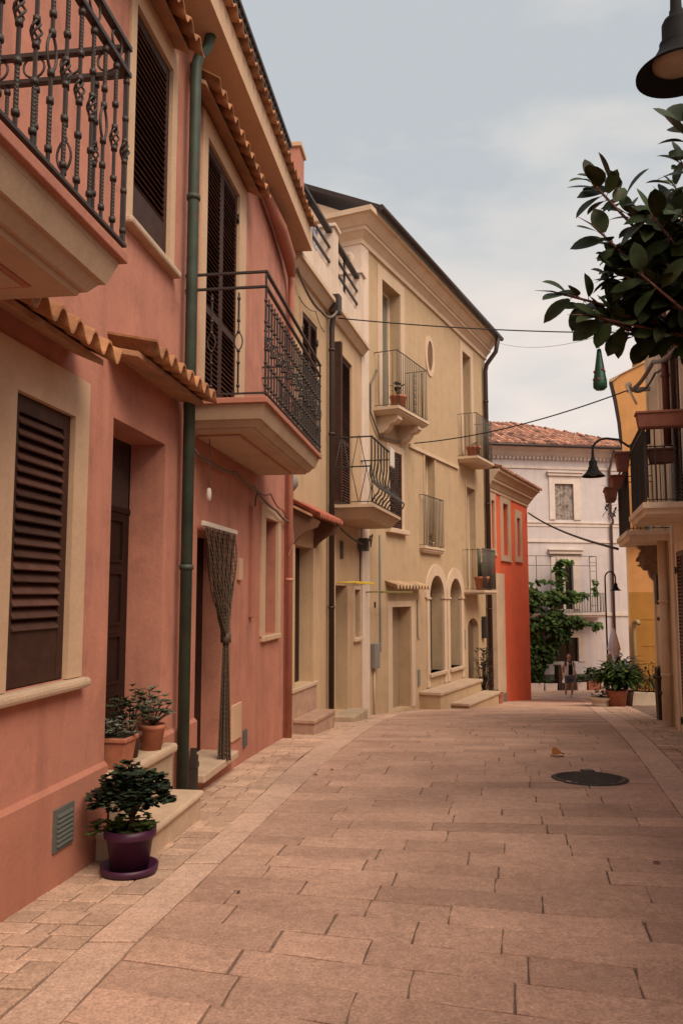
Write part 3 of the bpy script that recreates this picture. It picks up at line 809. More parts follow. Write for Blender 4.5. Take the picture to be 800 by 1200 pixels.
# trailing plant on the second balcony
e = empty('potted_plant', A.w(9.22, -.42, 6.03), A.rz, 'straggly trailing plant in a terracotta pot on the second pink balcony', 'potted plant')
pot_round(.08, .11, .20, POTTER, e)
lv = MB(); st = MB()
for k in range(16):
    x, y = U(-.5, .25), U(-.3, .1); z = U(.25, .75)
    st.tube([(0, 0, .17), (x * .5, y * .5, z * .8 + .1), (x, y, z)], .004, 4)
    for q in range(9):
        t = U(.4, 1.05); lv.leaf((x * t, y * t, .17 + (z - .17) * t), (U(-1, 1), U(-1, 1), U(-.8, .5)), (0, 0, 1), U(.05, .09), .028, U(.7, 1.3))
st.build('stem', BARK, e); lv.build('foliage', LEAFM, e, fix=False)
# =================================================================== NARROW CREAM HOUSE with the roof terrace
tb = math.atan(.25)
pB = A.w(11.25, 0, 0)
B = House('narrow_house', 'narrow peach cream house with roof terrace between the pink house and the corniced one', (pB.x, pB.y), (math.sin(tb), math.cos(tb)), 2.3)
facade(B, CREAMB, 0.0, 4.56, 1.6, 9.2, [(.25, 1.18, 3.12, 5.10, .22), (.55, 1.35, 6.66, 8.58, .10), (2.42, 3.72, 5.92, 8.62, .14), (2.50, 3.36, 2.42, 4.56, .26), (3.93, 4.40, 3.62, 4.50, .2)], depth=6)
# ground floor door with marble base and steps
t = trim(B, CREAMB, .25, 1.18, 3.12, 5.10, l=.17, r=.20, t=.0, name='door_surround')
MB().box(.253, 1.177, .20, .24, 3.13, 5.097).build('dark_door', DOORW, t)
MB().box(.10, 1.36, -.05, .21, 3.06, 3.118).build('threshold_slab', STONE, t, bevel=.01)
MB().box(.12, 1.34, -.03, -.0, 2.0, 3.06).build('marble_base', M('pinkish_marble', (.40, .25, .18), var=.2, scale=6, rough=.55), t)
sb = MB().box(.16, 1.28, -.34, -.03, 2.66, 2.715).build('doorstep', MATS['pinkish_marble'], B.o, bevel=.012)
MB().box(.18, 1.26, -.32, -.03, 2.1, 2.661).build('step_block', MATS['pinkish_marble'], sb)
rt = M('red_clay_tile', (.36, .11, .07), var=.2, scale=8, fine=.1, bump=.2)
k = tiles(B, .10, 1.40, .0, 5.72, -.42, 5.50, period=.12, amp=.026, mat=rt, name='tile_canopy', board=True)
m = MB(); m.prism([(0, 5.63), (-.40, 5.41), (-.36, 5.33), (-.20, 5.27), (-.08, 5.18), (0, 5.08)], .16, .21, swap=True); m.build('bracket', M('bracket_wood', (.15, .075, .045), rough=.7), k)
m = MB(); m.prism([(0, 5.63), (-.40, 5.41), (-.36, 5.33), (-.20, 5.27), (-.08, 5.18), (0, 5.08)], 1.25, 1.30, swap=True); m.build('bracket', M('bracket_wood', (.15, .075, .045)), k)
# upper shuttered window and French door
t = trim(B, CREAMB, .55, 1.35, 6.66, 8.58, l=.08, r=.08, t=.1, b=.06, name='window')
shutter(B, t, .555, .948, 6.67, 8.57, -.012, hinge=.56); shutter(B, t, .952, 1.345, 6.67, 8.57, -.012, hinge=1.34)
t = trim(B, CREAMB, 2.42, 3.72, 5.92, 8.62, l=.10, r=.10, t=.1, name='french_door')
shutter(B, t, 2.43, 3.068, 5.93, 8.61, .02, mid=7.1); shutter(B, t, 3.072, 3.71, 5.93, 8.61, .02, mid=7.1)
MB().box(2.32, 2.42, -.16, -.02, 5.95, 8.65).build('folded_leaf', WOOD, t)
# right hand door, little window, vent, step
MB().box(2.503, 3.357, .24, .28, 2.43, 4.557).build('dark_door', DOORW, B.o)
trim(B, CREAMB, 2.50, 3.36, 2.42, 4.56, l=.10, r=.12, t=.0, name='door_surround')
t = trim(B, TRIMC, 3.93, 4.40, 3.62, 4.50, l=.07, r=.07, t=.08, b=0, name='window'); MB().box(3.94, 4.39, .15, .18, 3.63, 4.49).build('glass', GLASS, t)
sill(B, TRIMC, 3.86, 4.47, 3.617, .07, .06, parent=t)
MB().box(2.42, 3.46, -.36, -.0, 2.0, 2.44).build('doorstep', STONE2, B.o, bevel=.015)
v = MB().box(2.88, 3.06, -.02, .01, 5.02, 5.32).build('vent_grille', IRONG, B.o)
q = MB()
for i in range(8): q.obox((2.97, -.022, 5.05 + i * .034), (.15, .005, .026), Matrix.Rotation(R_(-30), 3, 'X'))
q.build('grille_slats', IRON, v)
# cornice and roof terrace parapet
m = MB(); m.frust(-.02, 4.58, -.05, .02, 9.05, -.02, 4.58, -.14, .02, 9.16); m.box(-.02, 4.58, -.18, .02, 9.16, 9.23); m.build('cornice', TRIMC, B.o)
m = MB(); m.box(0, 4.56, -.03, .22, 9.23, 9.78); m.build('parapet', WHITEB, B.o)
for s0, s1 in ((2.22, 2.52), (4.30, 4.58)):
    p = MB().box(s0, s1, -.06, .42, 9.23, 10.62).build('parapet_post', WHITEB, B.o)
    MB().box(s0 - .04, s1 + .04, -.10, .46, 10.62, 10.68).build('post_cap', WHITEB, p, bevel=.008)
m = MB()
for s0, s1 in ((.05, 2.22), (2.52, 4.30)):
    m.box(s0, s1, -.03, .07, 10.52, 10.57); m.box(s0, s1, 0, .035, 10.25, 10.29); m.box(s0, s1, 0, .035, 9.99, 10.03)
    for s in (s0 + .02, (s0 + s1) / 2): m.box(s - .02, s + .02, .036, .07, 9.7, 10.52)
m.build('terrace_railing', IRON, B.o)
# balcony with bellied front
dm = []
for k in (0, 1):
    q = MB(); dx = .06 if k else -.06
    q.tube([(-dx, 0, 0), (dx * .9, 0, .52), (-dx, 0, 1.08)], .0075, 6); dm.append(q)
bb, rb = balcony(B, 2.12, 4.58, .76, 5.86, [(0, 0, -.05, 0), (.03, .03, -.075, -.047), (.16, .045, -.22, -.072)], SLAB, [belly_bar(1.05, .014)], 1.12, .26, .13, rails=(0.,), name='balcony', label='balcony slab with bellied black bars', lowz=.05, sidebars=dm, w=.032, rh=.02)
m = MB(); m.box(2.155, 2.185, -.70, 0, 6.47, 6.49); m.build('side_rail', IRON, bb)
wall_pipe(B, [(1.98, -.09, 1.9), (1.98, -.09, 8.75), (1.98, -.12, 9.05), (1.98, -.16, 9.2)], .046, BROWNP, clips=((1.98, -.09, 4.2), (1.98, -.09, 7.0), (1.98, -.09, 8.4)))
MB().box(1.88, 2.08, -.24, -.06, 9.0, 9.32).build('rainwater_head', BROWNP, B.o, bevel=.02)
# things hung on the balcony and terrace
o = MB().box(-.16, .16, -.02, .02, -.32, .02).build('hanging_towel', VEST, bevel=.015)
o.location = B.w(3.55, -.79, 6.98); o.rotation_euler = (0, 0, B.rz); prop(o, 'small pale towel folded over the rail of the bellied balcony', 'towel')
m = MB(); N_ = 12
for i in range(N_):
    a = 1.35 * i / N_; b = 1.35 * (i + 1) / N_
    ya, yb = .02 * math.sin(i * 1.9), .02 * math.sin((i + 1) * 1.9)
    m.add([(a, ya, -.62), (b, yb, -.62 + .02 * math.sin(i)), (b, yb * .3, .05), (a, ya * .3, .05), (a, ya + .015, -.62), (b, yb + .015, -.62 + .02 * math.sin(i)), (b, yb * .3 + .015, .05), (a, ya * .3 + .015, .05)],
          [(0, 1, 2, 3), (4, 7, 6, 5), (0, 4, 5, 1), (3, 2, 6, 7)])
o = m.build('hanging_sheet', CLOTHB); o.location = B.w(.62, .16, 10.48); o.rotation_euler = (0, 0, B.rz)
prop(o, 'white and blue patterned sheet drying behind the roof terrace railing', 'sheet')
def dryer(H, s, z, L, label, mat, lines=True):
    e = empty('clothes_dryer', H.w(s, -.02, z), H.rz, label, 'clothes dryer', pz=z)
    m = MB(); m.tube([(0, -.0, z), (0, -.34, z + .01)], .012, 8); m.tube([(L, -.0, z), (L, -.34, z + .01)], .012, 8); m.build('arm', mat, e)
    m = MB(); m.box(-.03, L + .03, -.365, -.325, z - .018, z + .022); m.build('front_bar', mat, e, bevel=.006)
    if lines:
        m = MB()
        for k in range(4): m.tube([(0, -.07 - .06 * k, z), (L / 2, -.07 - .06 * k, z - .05), (L, -.07 - .06 * k, z)], .003, 4)
        m.build('washing_line', CABLEG, e)
    return e
dryer(B, 2.6, 4.60, 1.25, 'bright yellow wall dryer above the cream door', YELLOW)
# cable box under the balcony, conduits
e = empty('junction_box', B.w(4.35, -.10, 5.35), B.rz, 'grey cable junction box with loose wires under the bellied balcony', 'junction box', pz=5.35)
MB().box(-.10, .10, -.08, .09, 5.22, 5.46).build('housing', GREYD, e, bevel=.015)
m = MB(); m.tube([(.05, -.09, 5.45), (.2, -.12, 5.55), (.12, -.1, 5.3), (-.02, -.12, 5.5), (-.14, -.09, 5.28)], .012, 6); m.build('loose_wire', CABLEG, e)
cable([B.w(4.28, -.04, 5.22), B.w(4.26, -.04, 4.7), B.w(4.2, -.06, 4.60)], .014, CABLE, 'dark conduit dropping from the junction box to the yellow dryer')
cable([B.w(1.42, -.30, 5.50), B.w(4.28, -.12, 5.33)], .016, CABLE, 'black cable running from the red tile canopy to the junction box', sag=.05)
cable([B.w(.02, -.10, 9.0), B.w(1.2, -.13, 8.78), B.w(1.9, -.2, 9.02)], .022, CABLEG, 'grey cable sagging under the cornice of the narrow house', sag=.10)
q = cable([B.w(.1, -.1, 8.62), B.w(.9, -.12, 8.68), B.w(1.5, -.1, 8.55)], .006, CABLE, 'thin dark wire strung with knots above the upper shuttered window', sag=.06)
e = empty('meter_dome', B.w(.05, -.02, 5.95), B.rz, 'round grey cable cover on the wall beside the red tile canopy', 'cable cover', pz=5.95)
MB().lathe([(0, -.09), (.07, -.08), (.12, -.03), (.13, 0)], (0, 0, 5.95), 16, axis=Matrix.Rotation(-PI / 2, 3, 'X')).build('cover', GREY, e)

# =================================================================== CORNICED OCHRE HOUSE
tc_ = math.atan(.48)
pC = B.w(4.56, 0, 0)
Cc = House('corniced_house', 'tall ochre cream house with heavy cornice, two arches and pale balconies', (pC.x, pC.y), (math.sin(tc_), math.cos(tc_)), 1.7)
CL = 8.93
facade(Cc, CREAMC, 0., CL, .6, 11.4, [(1.05, 2.10, 8.16, 11.0, .3), (6.65, 7.42, 8.02, 11.0, .3), (1.40, 2.10, 5.78, 7.42, .08), (3.58, 4.26, 5.5, 7.72, .22), (6.85, 7.65, 4.52, 7.30, .22),
      (1.50, 2.60, 2.0, 4.15, .30), (3.78, 4.82, 2.60, 4.34, .32, True), (5.27, 6.22, 2.60, 4.34, .32, True), (6.82, 7.80, 2.10, 3.50, .16, .55)], depth=9)
m = MB(); m.box(2.55, 6.1, -.05, .01, 7.66, 7.74); m.build('string_course', TRIMC, Cc.o)
# gable wall to the left
S0 = -.003
m = MB(); ri = 4.5; rz_ = 11.9 + .5 * ri
m.add([(0, -.0, 11.4), (0, 9, 11.4), (0, 9, 11.9), (0, ri, rz_), (0, 0, 11.9), (.3, 0, 11.4), (.3, 9, 11.4), (.3, 9, 11.9), (.3, ri, rz_), (.3, 0, 11.9)], [(0, 1, 2, 3, 4), (9, 8, 7, 6, 5)])
m.build('gable', TRIMC, Cc.o)
m = MB()   # cornice along the front and returned round the left corner
for (o0, o1, a, b) in ((.05, .05, 11.33, 11.43), (.05, .16, 11.43, 11.55), (.18, .18, 11.55, 11.63), (.20, .34, 11.63, 11.80), (.40, .40, 11.80, 11.90)):
    m.frust(-o0, CL + .04, -o0, .3, a, -o1, CL + .04, -o1, .3, b + .002)
    m.frust(-o0, .2, .3, 3.2, a, -o1, .2, .3, 3.2, b + .002)
m.build('cornice', TRIMC, Cc.o)
m = MB(); m.box(-.03, .0, -.02, .62, 9.0, 11.34); m.box(-.02, .32, -.03, .0, 2.0, 11.34); m.build('corner_pilaster', WHITEB, Cc.o)
m = MB(); ax = Matrix.Rotation(-PI / 2, 3, 'Y')
m.lathe([(0, .02), (.05, .03), (.07, .02), (.09, .035), (.13, .04), (.16, .03), (.17, 0)], (-.03, .30, 11.06), 20, axis=ax)
for k in range(8): m.lathe([(0, .045), (.03, .035), (.045, 0)], (-.035, .30 + .1 * math.cos(k * PI / 4), 11.06 + .1 * math.sin(k * PI / 4)), 8, axis=ax)
m.build('rosette', WHITEB, Cc.o)
rf = MB()
rf.prism([(-.46, 11.90), (-.46, 12.0), (4.5, 14.42), (9.2, 12.0), (9.2, 11.9), (4.5, 14.30)], -.14, CL + .12, swap=True); ro = rf.build('roof', BROWNP, Cc.o)
m = MB(); m.tube([(-.14, -.50, 11.93), (CL + .1, -.50, 11.93)], .065, 10); m.build('gutter', BROWNP, ro)
# top floor doors, window, oval
GLW = M('curtained_glass', (.16, .145, .115), rough=.3, spec=.4)
def framed(H, x0, x1, z0, z1, w, mat, dep, nm='french_door', b=0., proud=.02, glass=GLW, t=None):
    tr = trim(H, mat, x0, x1, z0, z1, l=w, r=w, t=t or w, b=b, name=nm, proud=proud)
    f = MB(); y = dep - .05
    for (p, q, r_, s_) in ((x0 + .003, x0 + .06, z0, z1 - .003), (x1 - .06, x1 - .003, z0, z1 - .003), ((x0 + x1) / 2 - .04, (x0 + x1) / 2 + .04, z0, z1 - .06), (x0 + .06, x1 - .06, z1 - .06, z1 - .003), (x0 + .06, x1 - .06, z0, z0 + .1)):
        f.box(p, q, y, y + .04, r_, s_)
    f.build('frame', CREAMM, tr)
    MB().box(x0 + .004, x1 - .004, y + .042, y + .06, z0 + .003, z1 - .003).build('glass', glass, tr)
    return tr
framed(Cc, 1.05, 2.10, 8.16, 11.0, .24, TRIMC, .3); framed(Cc, 6.65, 7.42, 8.02, 11.0, .22, TRIMC, .3)
t = trim(Cc, TRIMC, 1.40, 2.10, 5.78, 7.42, l=.14, r=.14, t=.14, b=0, name='window')
shutter(Cc, t, 1.405, 1.748, 5.79, 7.41, -.012); shutter(Cc, t, 1.752, 2.095, 5.79, 7.41, -.012)
sill(Cc, TRIMC, 1.2, 2.3, 5.777, .10, .12, parent=t)
framed(Cc, 3.58, 4.26, 5.5, 7.72, .10, CREAMC, .22); framed(Cc, 6.85, 7.65, 4.52, 7.30, .10, CREAMC, .22)
n = 28
def ell(a, b, k): return (4.02 + a * math.cos(2 * PI * k / n), 10.13 + b * math.sin(2 * PI * k / n))
m = MB(); vs = []; fs = []
for (a, b, y) in ((.33, .50, .01), (.33, .50, -.025), (.20, .37, -.025), (.20, .37, .01)): vs += [(x, y, z) for x, z in (ell(a, b, k) for k in range(n))]
for r_ in range(3):
    for k in range(n): fs.append((r_ * n + k, r_ * n + (k + 1) % n, (r_ + 1) * n + (k + 1) % n, (r_ + 1) * n + k))
m.add(vs, fs); ov = m.build('oval_window', TRIMC, Cc.o)
m = MB(); m.add([(x, -.006, z) for x, z in (ell(.20, .37, k) for k in range(n))], [tuple(range(n))]); m.build('glass', M('oval_glass', (.17, .105, .065), rough=.9, spec=.05), ov)
# ground floor: door, arches, niche
t = trim(Cc, TRIMC, 1.50, 2.60, 2.0, 4.15, l=.24, r=.22, t=.12, name='door'); MB().box(1.503, 2.597, .27, .31, 2.0, 4.147).build('door_leaf', M('tan_door', (.30, .21, .135), rough=.6), t)
tiles(Cc, 1.15, 3.10, .0, 4.66, -.26, 4.57, period=.185, amp=.036, mat=M('pale_tile', (.46, .30, .18), var=.2, scale=7), name='tile_canopy', board=False)
for (x0, x1) in ((3.78, 4.82), (5.27, 6.22)):
    cx = (x0 + x1) / 2; r0 = (x1 - x0) / 2 - .003; r1 = r0 + .27; m = MB(); n = 20
    vs = []; fs = []
    for (r_, y) in ((r1, .01), (r1, -.035), (r0, -.035), (r0, .03)): vs += [(cx - r_ * math.cos(PI * k / n), y, 4.34 + r_ * math.sin(PI * k / n)) for k in range(n + 1)]
    for q in range(3):
        for k in range(n): fs.append((q * (n + 1) + k, q * (n + 1) + k + 1, (q + 1) * (n + 1) + k + 1, (q + 1) * (n + 1) + k))
    m.add(vs, fs)
    m.box(x0 - .19, x0 + .003, -.03, .03, 2.3, 4.30); m.box(x1 - .003, x1 + .19, -.03, .03, 2.3, 4.30)
    m.box(x0 - .21, x0 + .02, -.06, .04, 4.30, 4.342); m.box(x1 - .02, x1 + .21, -.06, .04, 4.30, 4.342)
    aw = m.build('arched_window', TRIMC, Cc.o)
    MB().box(x0 + .003, x1 - .003, .30, .33, 2.62, 4.9).build('dark_pane', GLASS, aw)
    MB().box(x0 - .1, x1 + .1, -.09, .30, 2.52, 2.60).build('sill', STONE, aw, bevel=.012)
MB().box(6.823, 7.797, .15, .18, 2.1, 3.9).build('niche_door', M('brown_niche_door', (.13, .085, .055), rough=.7), Cc.o)
s1_ = MB().box(3.08, 6.35, -.52, .0, 2.20, 2.27).build('step', STONE, Cc.o, bevel=.014); MB().box(3.12, 6.32, -.48, 0, .9, 2.20).build('step_block', CREAMC, s1_)
s2_ = MB().box(3.85, 6.55, -.92, -.48, 1.90, 1.965).build('step', STONE, Cc.o, bevel=.014); MB().box(3.9, 6.5, -.88, -.48, .9, 1.90).build('step_block', CREAMC, s2_)
wall_pipe(Cc, [(8.62, -.10, .9), (8.62, -.10, 10.9), (8.62, -.14, 11.1), (8.62, -.42, 11.45), (8.62, -.50, 11.85)], .065, BROWNP, clips=((8.62, -.10, 4), (8.62, -.10, 7), (8.62, -.10, 10)))
wall_pipe(Cc, [(8.82, -.08, .9), (8.82, -.08, 7.6)], .045, DARKR)
MB().box(8.08, 8.30, -.14, .0, 3.2, 3.8).build('utility_box', IRON, Cc.o, bevel=.03)
# balconies
PB = [plain_bar(1.06, .0085)]
LC = [(0, 0, -.06, 0), (.04, .03, -.10, -.057), (.10, .05, -.14, -.098)]
c1, _ = balcony(Cc, .60, 2.42, .55, 8.15, LC, TRIMC, PB, 1.15, .105, .11, rails=(0.,), rmat=IRONG, w=.022, lowz=.05, name='balcony', label='top left balcony slab on two carved corbels')
for s in (.80, 1.95):
    m = MB(); m.prism([(0, 8.02), (-.44, 8.02), (-.46, 7.93), (-.38, 7.86), (-.28, 7.84), (-.22, 7.74), (-.14, 7.68), (0, 7.64)], s, s + .22, swap=True); m.build('corbel', TRIMC, c1)
sc = MB()
for s in (1.7,):
    for k in range(6):
        z = 8.28 + k * .15
        sc.tube([(s + (.05 if k % 2 else -.05) * math.cos(a * PI / 6), -.50, z + .06 * math.sin(a * PI / 6)) for a in range(12)], .006, 5, closed=True)
sc.build('scroll_panel', IRONG, c1)
c2, _ = balcony(Cc, 6.15, 7.72, .55, 8.0, LC, TRIMC, PB, 1.15, .10, .11, rails=(0.,), rmat=IRONG, w=.022, lowz=.05, name='balcony', label='top right balcony slab next to the dark drainpipe')
c3, _ = balcony(Cc, 6.40, 7.75, .58, 4.52, [(0, 0, -.06, 0), (.04, .03, -.11, -.057)], TRIMC, PB, 1.06, .07, .12, rails=(0.,), rmat=IRONG, w=.022, lowz=.04, name='balcony', label='low balcony slab beside the arches')
c4, _ = balcony(Cc, 3.18, 4.62, .14, 5.50, [(0, 0, -.05, 0), (.03, .02, -.10, -.047), (.06, .04, -.14, -.098)], TRIMC, [plain_bar(1.14, .0085)], 1.18, .11, 0, rails=(0.,), rmat=IRONG, w=.022, lowz=.04, inset=.03, name='french_balcony', label='shallow French balcony above the arches')
# boxes and conduits
g = MB().box(.42, .66, -.10, .0, 2.98, 3.46).build('meter_box', GREY, Cc.o, bevel=.012)
m = MB(); m.tube([(.53, -.03, 2.98), (.53, -.03, 2.0)], .016, 8); m.build('conduit', TRIMC, g)
m = MB(); m.tube([(.86, -.03, 5.6), (.86, -.03, 3.35), (.82, -.03, 3.28)], .02, 8); m.build('conduit', GREY, Cc.o)
m = MB(); m.tube([(2.98, -.02, 4.3), (2.98, -.02, 3.45), (3.1, -.02, 3.42)], .01, 6); m.build('conduit', GREYD, Cc.o)
MB().box(6.40, 6.52, -.03, .01, 3.0, 3.5).build('notice_plate', GREY, Cc.o)
MB().box(3.0, 3.1, -.03, .01, 2.4, 2.75).build('vent_plate', GREY, Cc.o)
m = MB(); m.box(.60, .66, -.012, .01, 4.15, 4.26); m.build('wall_hole', DARK, Cc.o)
dryer(Cc, .15, 4.45, 1.55, 'thin olive wall dryer rod beside the tile canopy', OLIVE, lines=False)
cable([Cc.w(.72, -.03, 8.95), Cc.w(.40, -.03, 8.6), Cc.w(.38, -.04, 8.0), Cc.w(.8, -.06, 7.6), Cc.w(2.2, -.06, 7.72)], .02, CABLEG, 'grey cable looping down beside the top left balcony', sag=.02)
# pots on the balconies and by the niche
def sprig(h, n, L, Wd, spread=.1, mat=None):
    def f(e, ph, leaf):
        lv = MB(); st = MB()
        for k in range(n):
            a = U(0, 2 * PI); z = ph + h * U(.15, 1); x, y = spread * U(0, 1) * math.cos(a), spread * U(0, 1) * math.sin(a)
            if k % 3 == 0: st.tube([(0, 0, ph - .03), (x * .6, y * .6, (ph + z) / 2), (x, y, z)], .006, 5)
            lv.leaf((x, y, z), (math.cos(a), math.sin(a), U(.2, 1)), (0, 0, 1), L * U(.7, 1.2), Wd, U(.7, 1.3))
        st.build('stem', BARK, e); lv.build('foliage', leaf, e, fix=False)
    return f
def cactus(h):
    def f(e, ph, leaf):
        m = MB()
        for (x, y, hh) in ((-.06, 0, h), (.06, .03, h * .75), (.0, -.07, h * .5)):
            m.tube([(x, y, ph - .02), (x, y, ph + hh * .5), (x * 1.3, y, ph + hh * .97), (x * 1.3, y, ph + hh)], [.045, .05, .042, .01], 10)
        m.build('cactus_stem', leaf, e)
    return f
small_pot('potted_plant', Cc.w(.95, -.40, 8.15), 0, 'small dark plant in a terracotta pot on the top left pale balcony', 'x', h=.27, r0=.13, r1=.17, fol=sprig(.28, 20, .12, .05), leaf=LEAFD)
small_pot('potted_plant', Cc.w(6.5, -.33, 8.0), 0, 'low plant in a terracotta pot on the top right pale balcony', 'x', h=.30, r0=.14, r1=.19, fol=sprig(.12, 14, .09, .04), leaf=LEAFD)
small_pot('potted_plant', Cc.w(6.95, -.36, 4.52), 0, 'tall cactus in a terracotta pot on the low balcony beside the arches', 'x', h=.36, r0=.14, r1=.20, fol=cactus(.75), leaf=M('cactus_green', (.09, .10, .055), rough=.7))
small_pot('potted_plant', Cc.w(3.85, -.07, 5.52), 0, 'tiny potted plant on the shallow French balcony', 'x', h=.10, r0=.05, r1=.06, fol=sprig(.2, 14, .07, .03, .05), leaf=LEAFD, mat=TRIMC)
P = Cc.w(7.15, -.32, 0)
small_pot('potted_plant', (P.x, P.y, G(P.y)), 0, 'dark upright shrub in a low pot before the brown niche', 'x', h=.30, r0=.15, r1=.2, fol=sprig(1.15, 170, .13, .06, .24), leaf=LEAFD, mat=M('brown_pot', (.10, .05, .035)))
P = Cc.w(7.75, -.45, 0)
small_pot('planter_box', (P.x, P.y, G(P.y)), Cc.rz, 'low square terracotta planter at the foot of the dark drainpipe', 'x', h=.28, r0=.17, r1=.2, square=True, fol=sprig(.10, 14, .08, .04), leaf=LEAFD)

# =================================================================== RED HOUSE
td = math.atan(.47)
pD = Cc.w(CL, 0, 0)
D = House('red_house', 'bright red plastered house with beige framed windows', (pD.x, pD.y), (math.sin(td), math.cos(td)), 1.0)
DL = 5.28
facade(D, RED, 0, DL, 0, 7.6, [(.36, .74, 5.75, 7.2, .2), (1.78, 2.44, 5.62, 7.25, .2), (3.62, 4.12, 5.66, 6.95, .2)], depth=8)
for (x0, x1, z0, z1, l, r_, t_) in ((.36, .74, 5.75, 7.2, .16, .16, .22), (1.78, 2.44, 5.62, 7.25, .32, .32, .24), (3.62, 4.12, 5.66, 6.95, .26, .20, .25)):
    t = trim(D, TRIMD, x0, x1, z0, z1, l=l, r=r_, t=t_, b=.14, name='window', proud=.025)
    MB().box(x0 + .003, x1 - .003, .16, .2, z0 + .003, z1 - .003).build('glass', M('brown_pane', (.10, .07, .05), rough=.3, spec=.4), t)
    MB().box(x0 - l - .02, x1 + r_ + .02, -.055, .01, z0 - .19, z0 - .138).build('sill', TRIMD, t)
m = MB()
for (o0, o1, a, b) in ((.04, .04, 7.45, 7.55), (.06, .16, 7.55, 7.72), (.19, .19, 7.72, 7.80), (.21, .34, 7.80, 7.98), (.38, .38, 7.98, 8.06)):
    m.frust(0, DL + o0, -o0, .3, a, 0, DL + o1, -o1, .3, b + .002); m.frust(DL - .2, DL + o0, .3, 5, a, DL - .2, DL + o1, .3, 5, b + .002)
m.build('cornice', TRIMD, D.o)
rf = tiles(D, -.02, DL + .46, 4.2, 9.4, -.46, 8.10, period=.2, amp=.035, mat=TERRAR, name='roof', board=False, per=8)
MB().prism([(0, 8.05), (4.2, 9.33), (8, 8.05)], 0.02, DL + .38, swap=True).build('roof_deck', TRIMD, rf)
pr = MB().box(.04, .98, -.22, .0, .2, 5.02).build('buttress', TRIMD, D.o, bevel=.01)
MB().box(.30, .92, -.25, -.2, .2, 1.55).build('buttress_base', GRAVEW, pr)
MB().box(1.12, 1.26, -.07, .01, 3.35, 3.75).build('letter_box', IRON, D.o)
MB().box(1.15, 1.55, -.02, .01, 1.75, 2.1).build('vent_plate', GRAVEW, D.o)
# =================================================================== WHITE HOUSE at the end of the street
E_ = House('white_house', 'pale white three storey house with tiled hip roof closing the street', (10.076, 38.7), (.98481, .17365), 0.0)
E0, E1 = -9.0, 4.6
facade(E_, WHITEE, E0, E1, -.3, 11.2, [(.10, 1.06, 7.97, 9.70, .18), (.10, .93, 3.72, 5.98, .22), (-.25, 1.10, 1.28, 2.40, .2), (-3.9, -3.0, 7.97, 9.7, .18), (-3.9, -3.0, 3.72, 5.98, .2), (-4.0, -3.0, .02, 2.4, .2)], depth=9)
m = MB()
for (o0, o1, a, b) in ((.05, .05, 10.40, 10.52), (.05, .05, 10.86, 10.98), (.08, .22, 10.98, 11.16), (.26, .26, 11.16, 11.24), (.28, .45, 11.24, 11.40)):
    m.frust(E0 - o0, E1 + o0, -o0, .3, a, E0 - o1, E1 + o1, -o1, .3, b + .002)
s = E0
while s < E1: m.box(s, s + .09, -.14, .0, 10.84, 10.98); s += .2
m.build('cornice', TRIME, E_.o)
m = MB()
for a, b, p in ((7.80, 7.86, .07), (7.64, 7.80, .03), (6.88, 6.98, .05), (3.40, 3.56, .06)): m.box(E0, E1, -p, .01, a, b)
m.build('string_course', TRIME, E_.o)
MB().box(E0, E1, -.04, .01, -.3, .70).build('plinth', GRAVEW, E_.o)
m = MB(); m.add([(E0 - .5, -.6, 11.40), (E1 + .5, -.6, 11.40), (E1 + .5, 9.4, 11.40), (E0 - .5, 9.4, 11.40), (E0 + 3.6, 4.4, 13.5), (E1 - 4.9, 4.4, 13.5)],
                [(0, 1, 5, 4), (1, 2, 5), (2, 3, 4, 5), (3, 0, 4), (0, 3, 2, 1)])
ro = m.build('roof', TERRAR, E_.o)
m = MB()   # tiles laid on the two roof slopes that show
def slope_tiles(p00, p10, q0, q1, cols, rows):
    p00, p10, q0, q1 = map(Vector, (p00, p10, q0, q1))
    nrm = (p10 - p00).cross(q0 - p00).normalized()
    if nrm.z < 0: nrm = -nrm
    W_ = (p10 - p00).length
    for r in range(rows):
        v0, v1 = r / rows, (r + 1.12) / rows
        for c in range(cols):
            u = (c + .5) / cols; 
            lo = p00.lerp(p10, u)
            # clip against the hips
            vmax = min(1., max(0, (u * W_) / max(1e-3, (q0 - p00).dot((p10 - p00).normalized()))), max(0, ((1 - u) * W_) / max(1e-3, (p10 - q1).dot((p10 - p00).normalized()))))
            if v0 > vmax - .01: continue
            d = (q0 - p00); e = (p10 - p00).normalized(); up = d - e * d.dot(e)
            a = lo + up * v0 + nrm * U(.03, .06) + e * U(-.02, .02); b = lo + up * min(v1, vmax + .06) + nrm * U(.015, .04)
            R0 = W_ / cols * .52; vs = []
            for P_, rr in ((a, R0), (b, R0 * .85)):
                for k in range(5):
                    t = PI * k / 4; vs.append(P_ + e * (rr * math.cos(t)) + nrm * (rr * .75 * math.sin(t)))
            m.add(vs, [(k, k + 1, 6 + k, 5 + k) for k in range(4)] + [(0, 1, 2, 3, 4)], random.gauss(1, .34))
slope_tiles((E0 - .5, -.6, 11.42), (E1 + .5, -.6, 11.42), (E0 + 3.6, 4.4, 13.52), (E1 - 4.9, 4.4, 13.52), 64, 13)
slope_tiles((E1 + .5, -.6, 11.42), (E1 + .5, 9.4, 11.42), (E1 - 4.9, 4.4, 13.52), (E1 - 4.9, 4.4, 13.52), 44, 13)
m.build('roof_tiles', TERRAR, ro, fix=False)
m = MB(); m.tube([(E0 - .5, -.66, 11.40), (E1 + .5, -.66, 11.40)], .07, 8); m.build('gutter', BROWNP, ro)
WORN = M('worn_shutter', (.36, .30, .26), var=.2, scale=4, col2=(.16, .12, .10), c2lo=.5, c2hi=.62, streak=.3)
t = trim(E_, TRIME, .10, 1.06, 7.97, 9.70, l=.28, r=.36, t=.38, name='window', proud=.05)
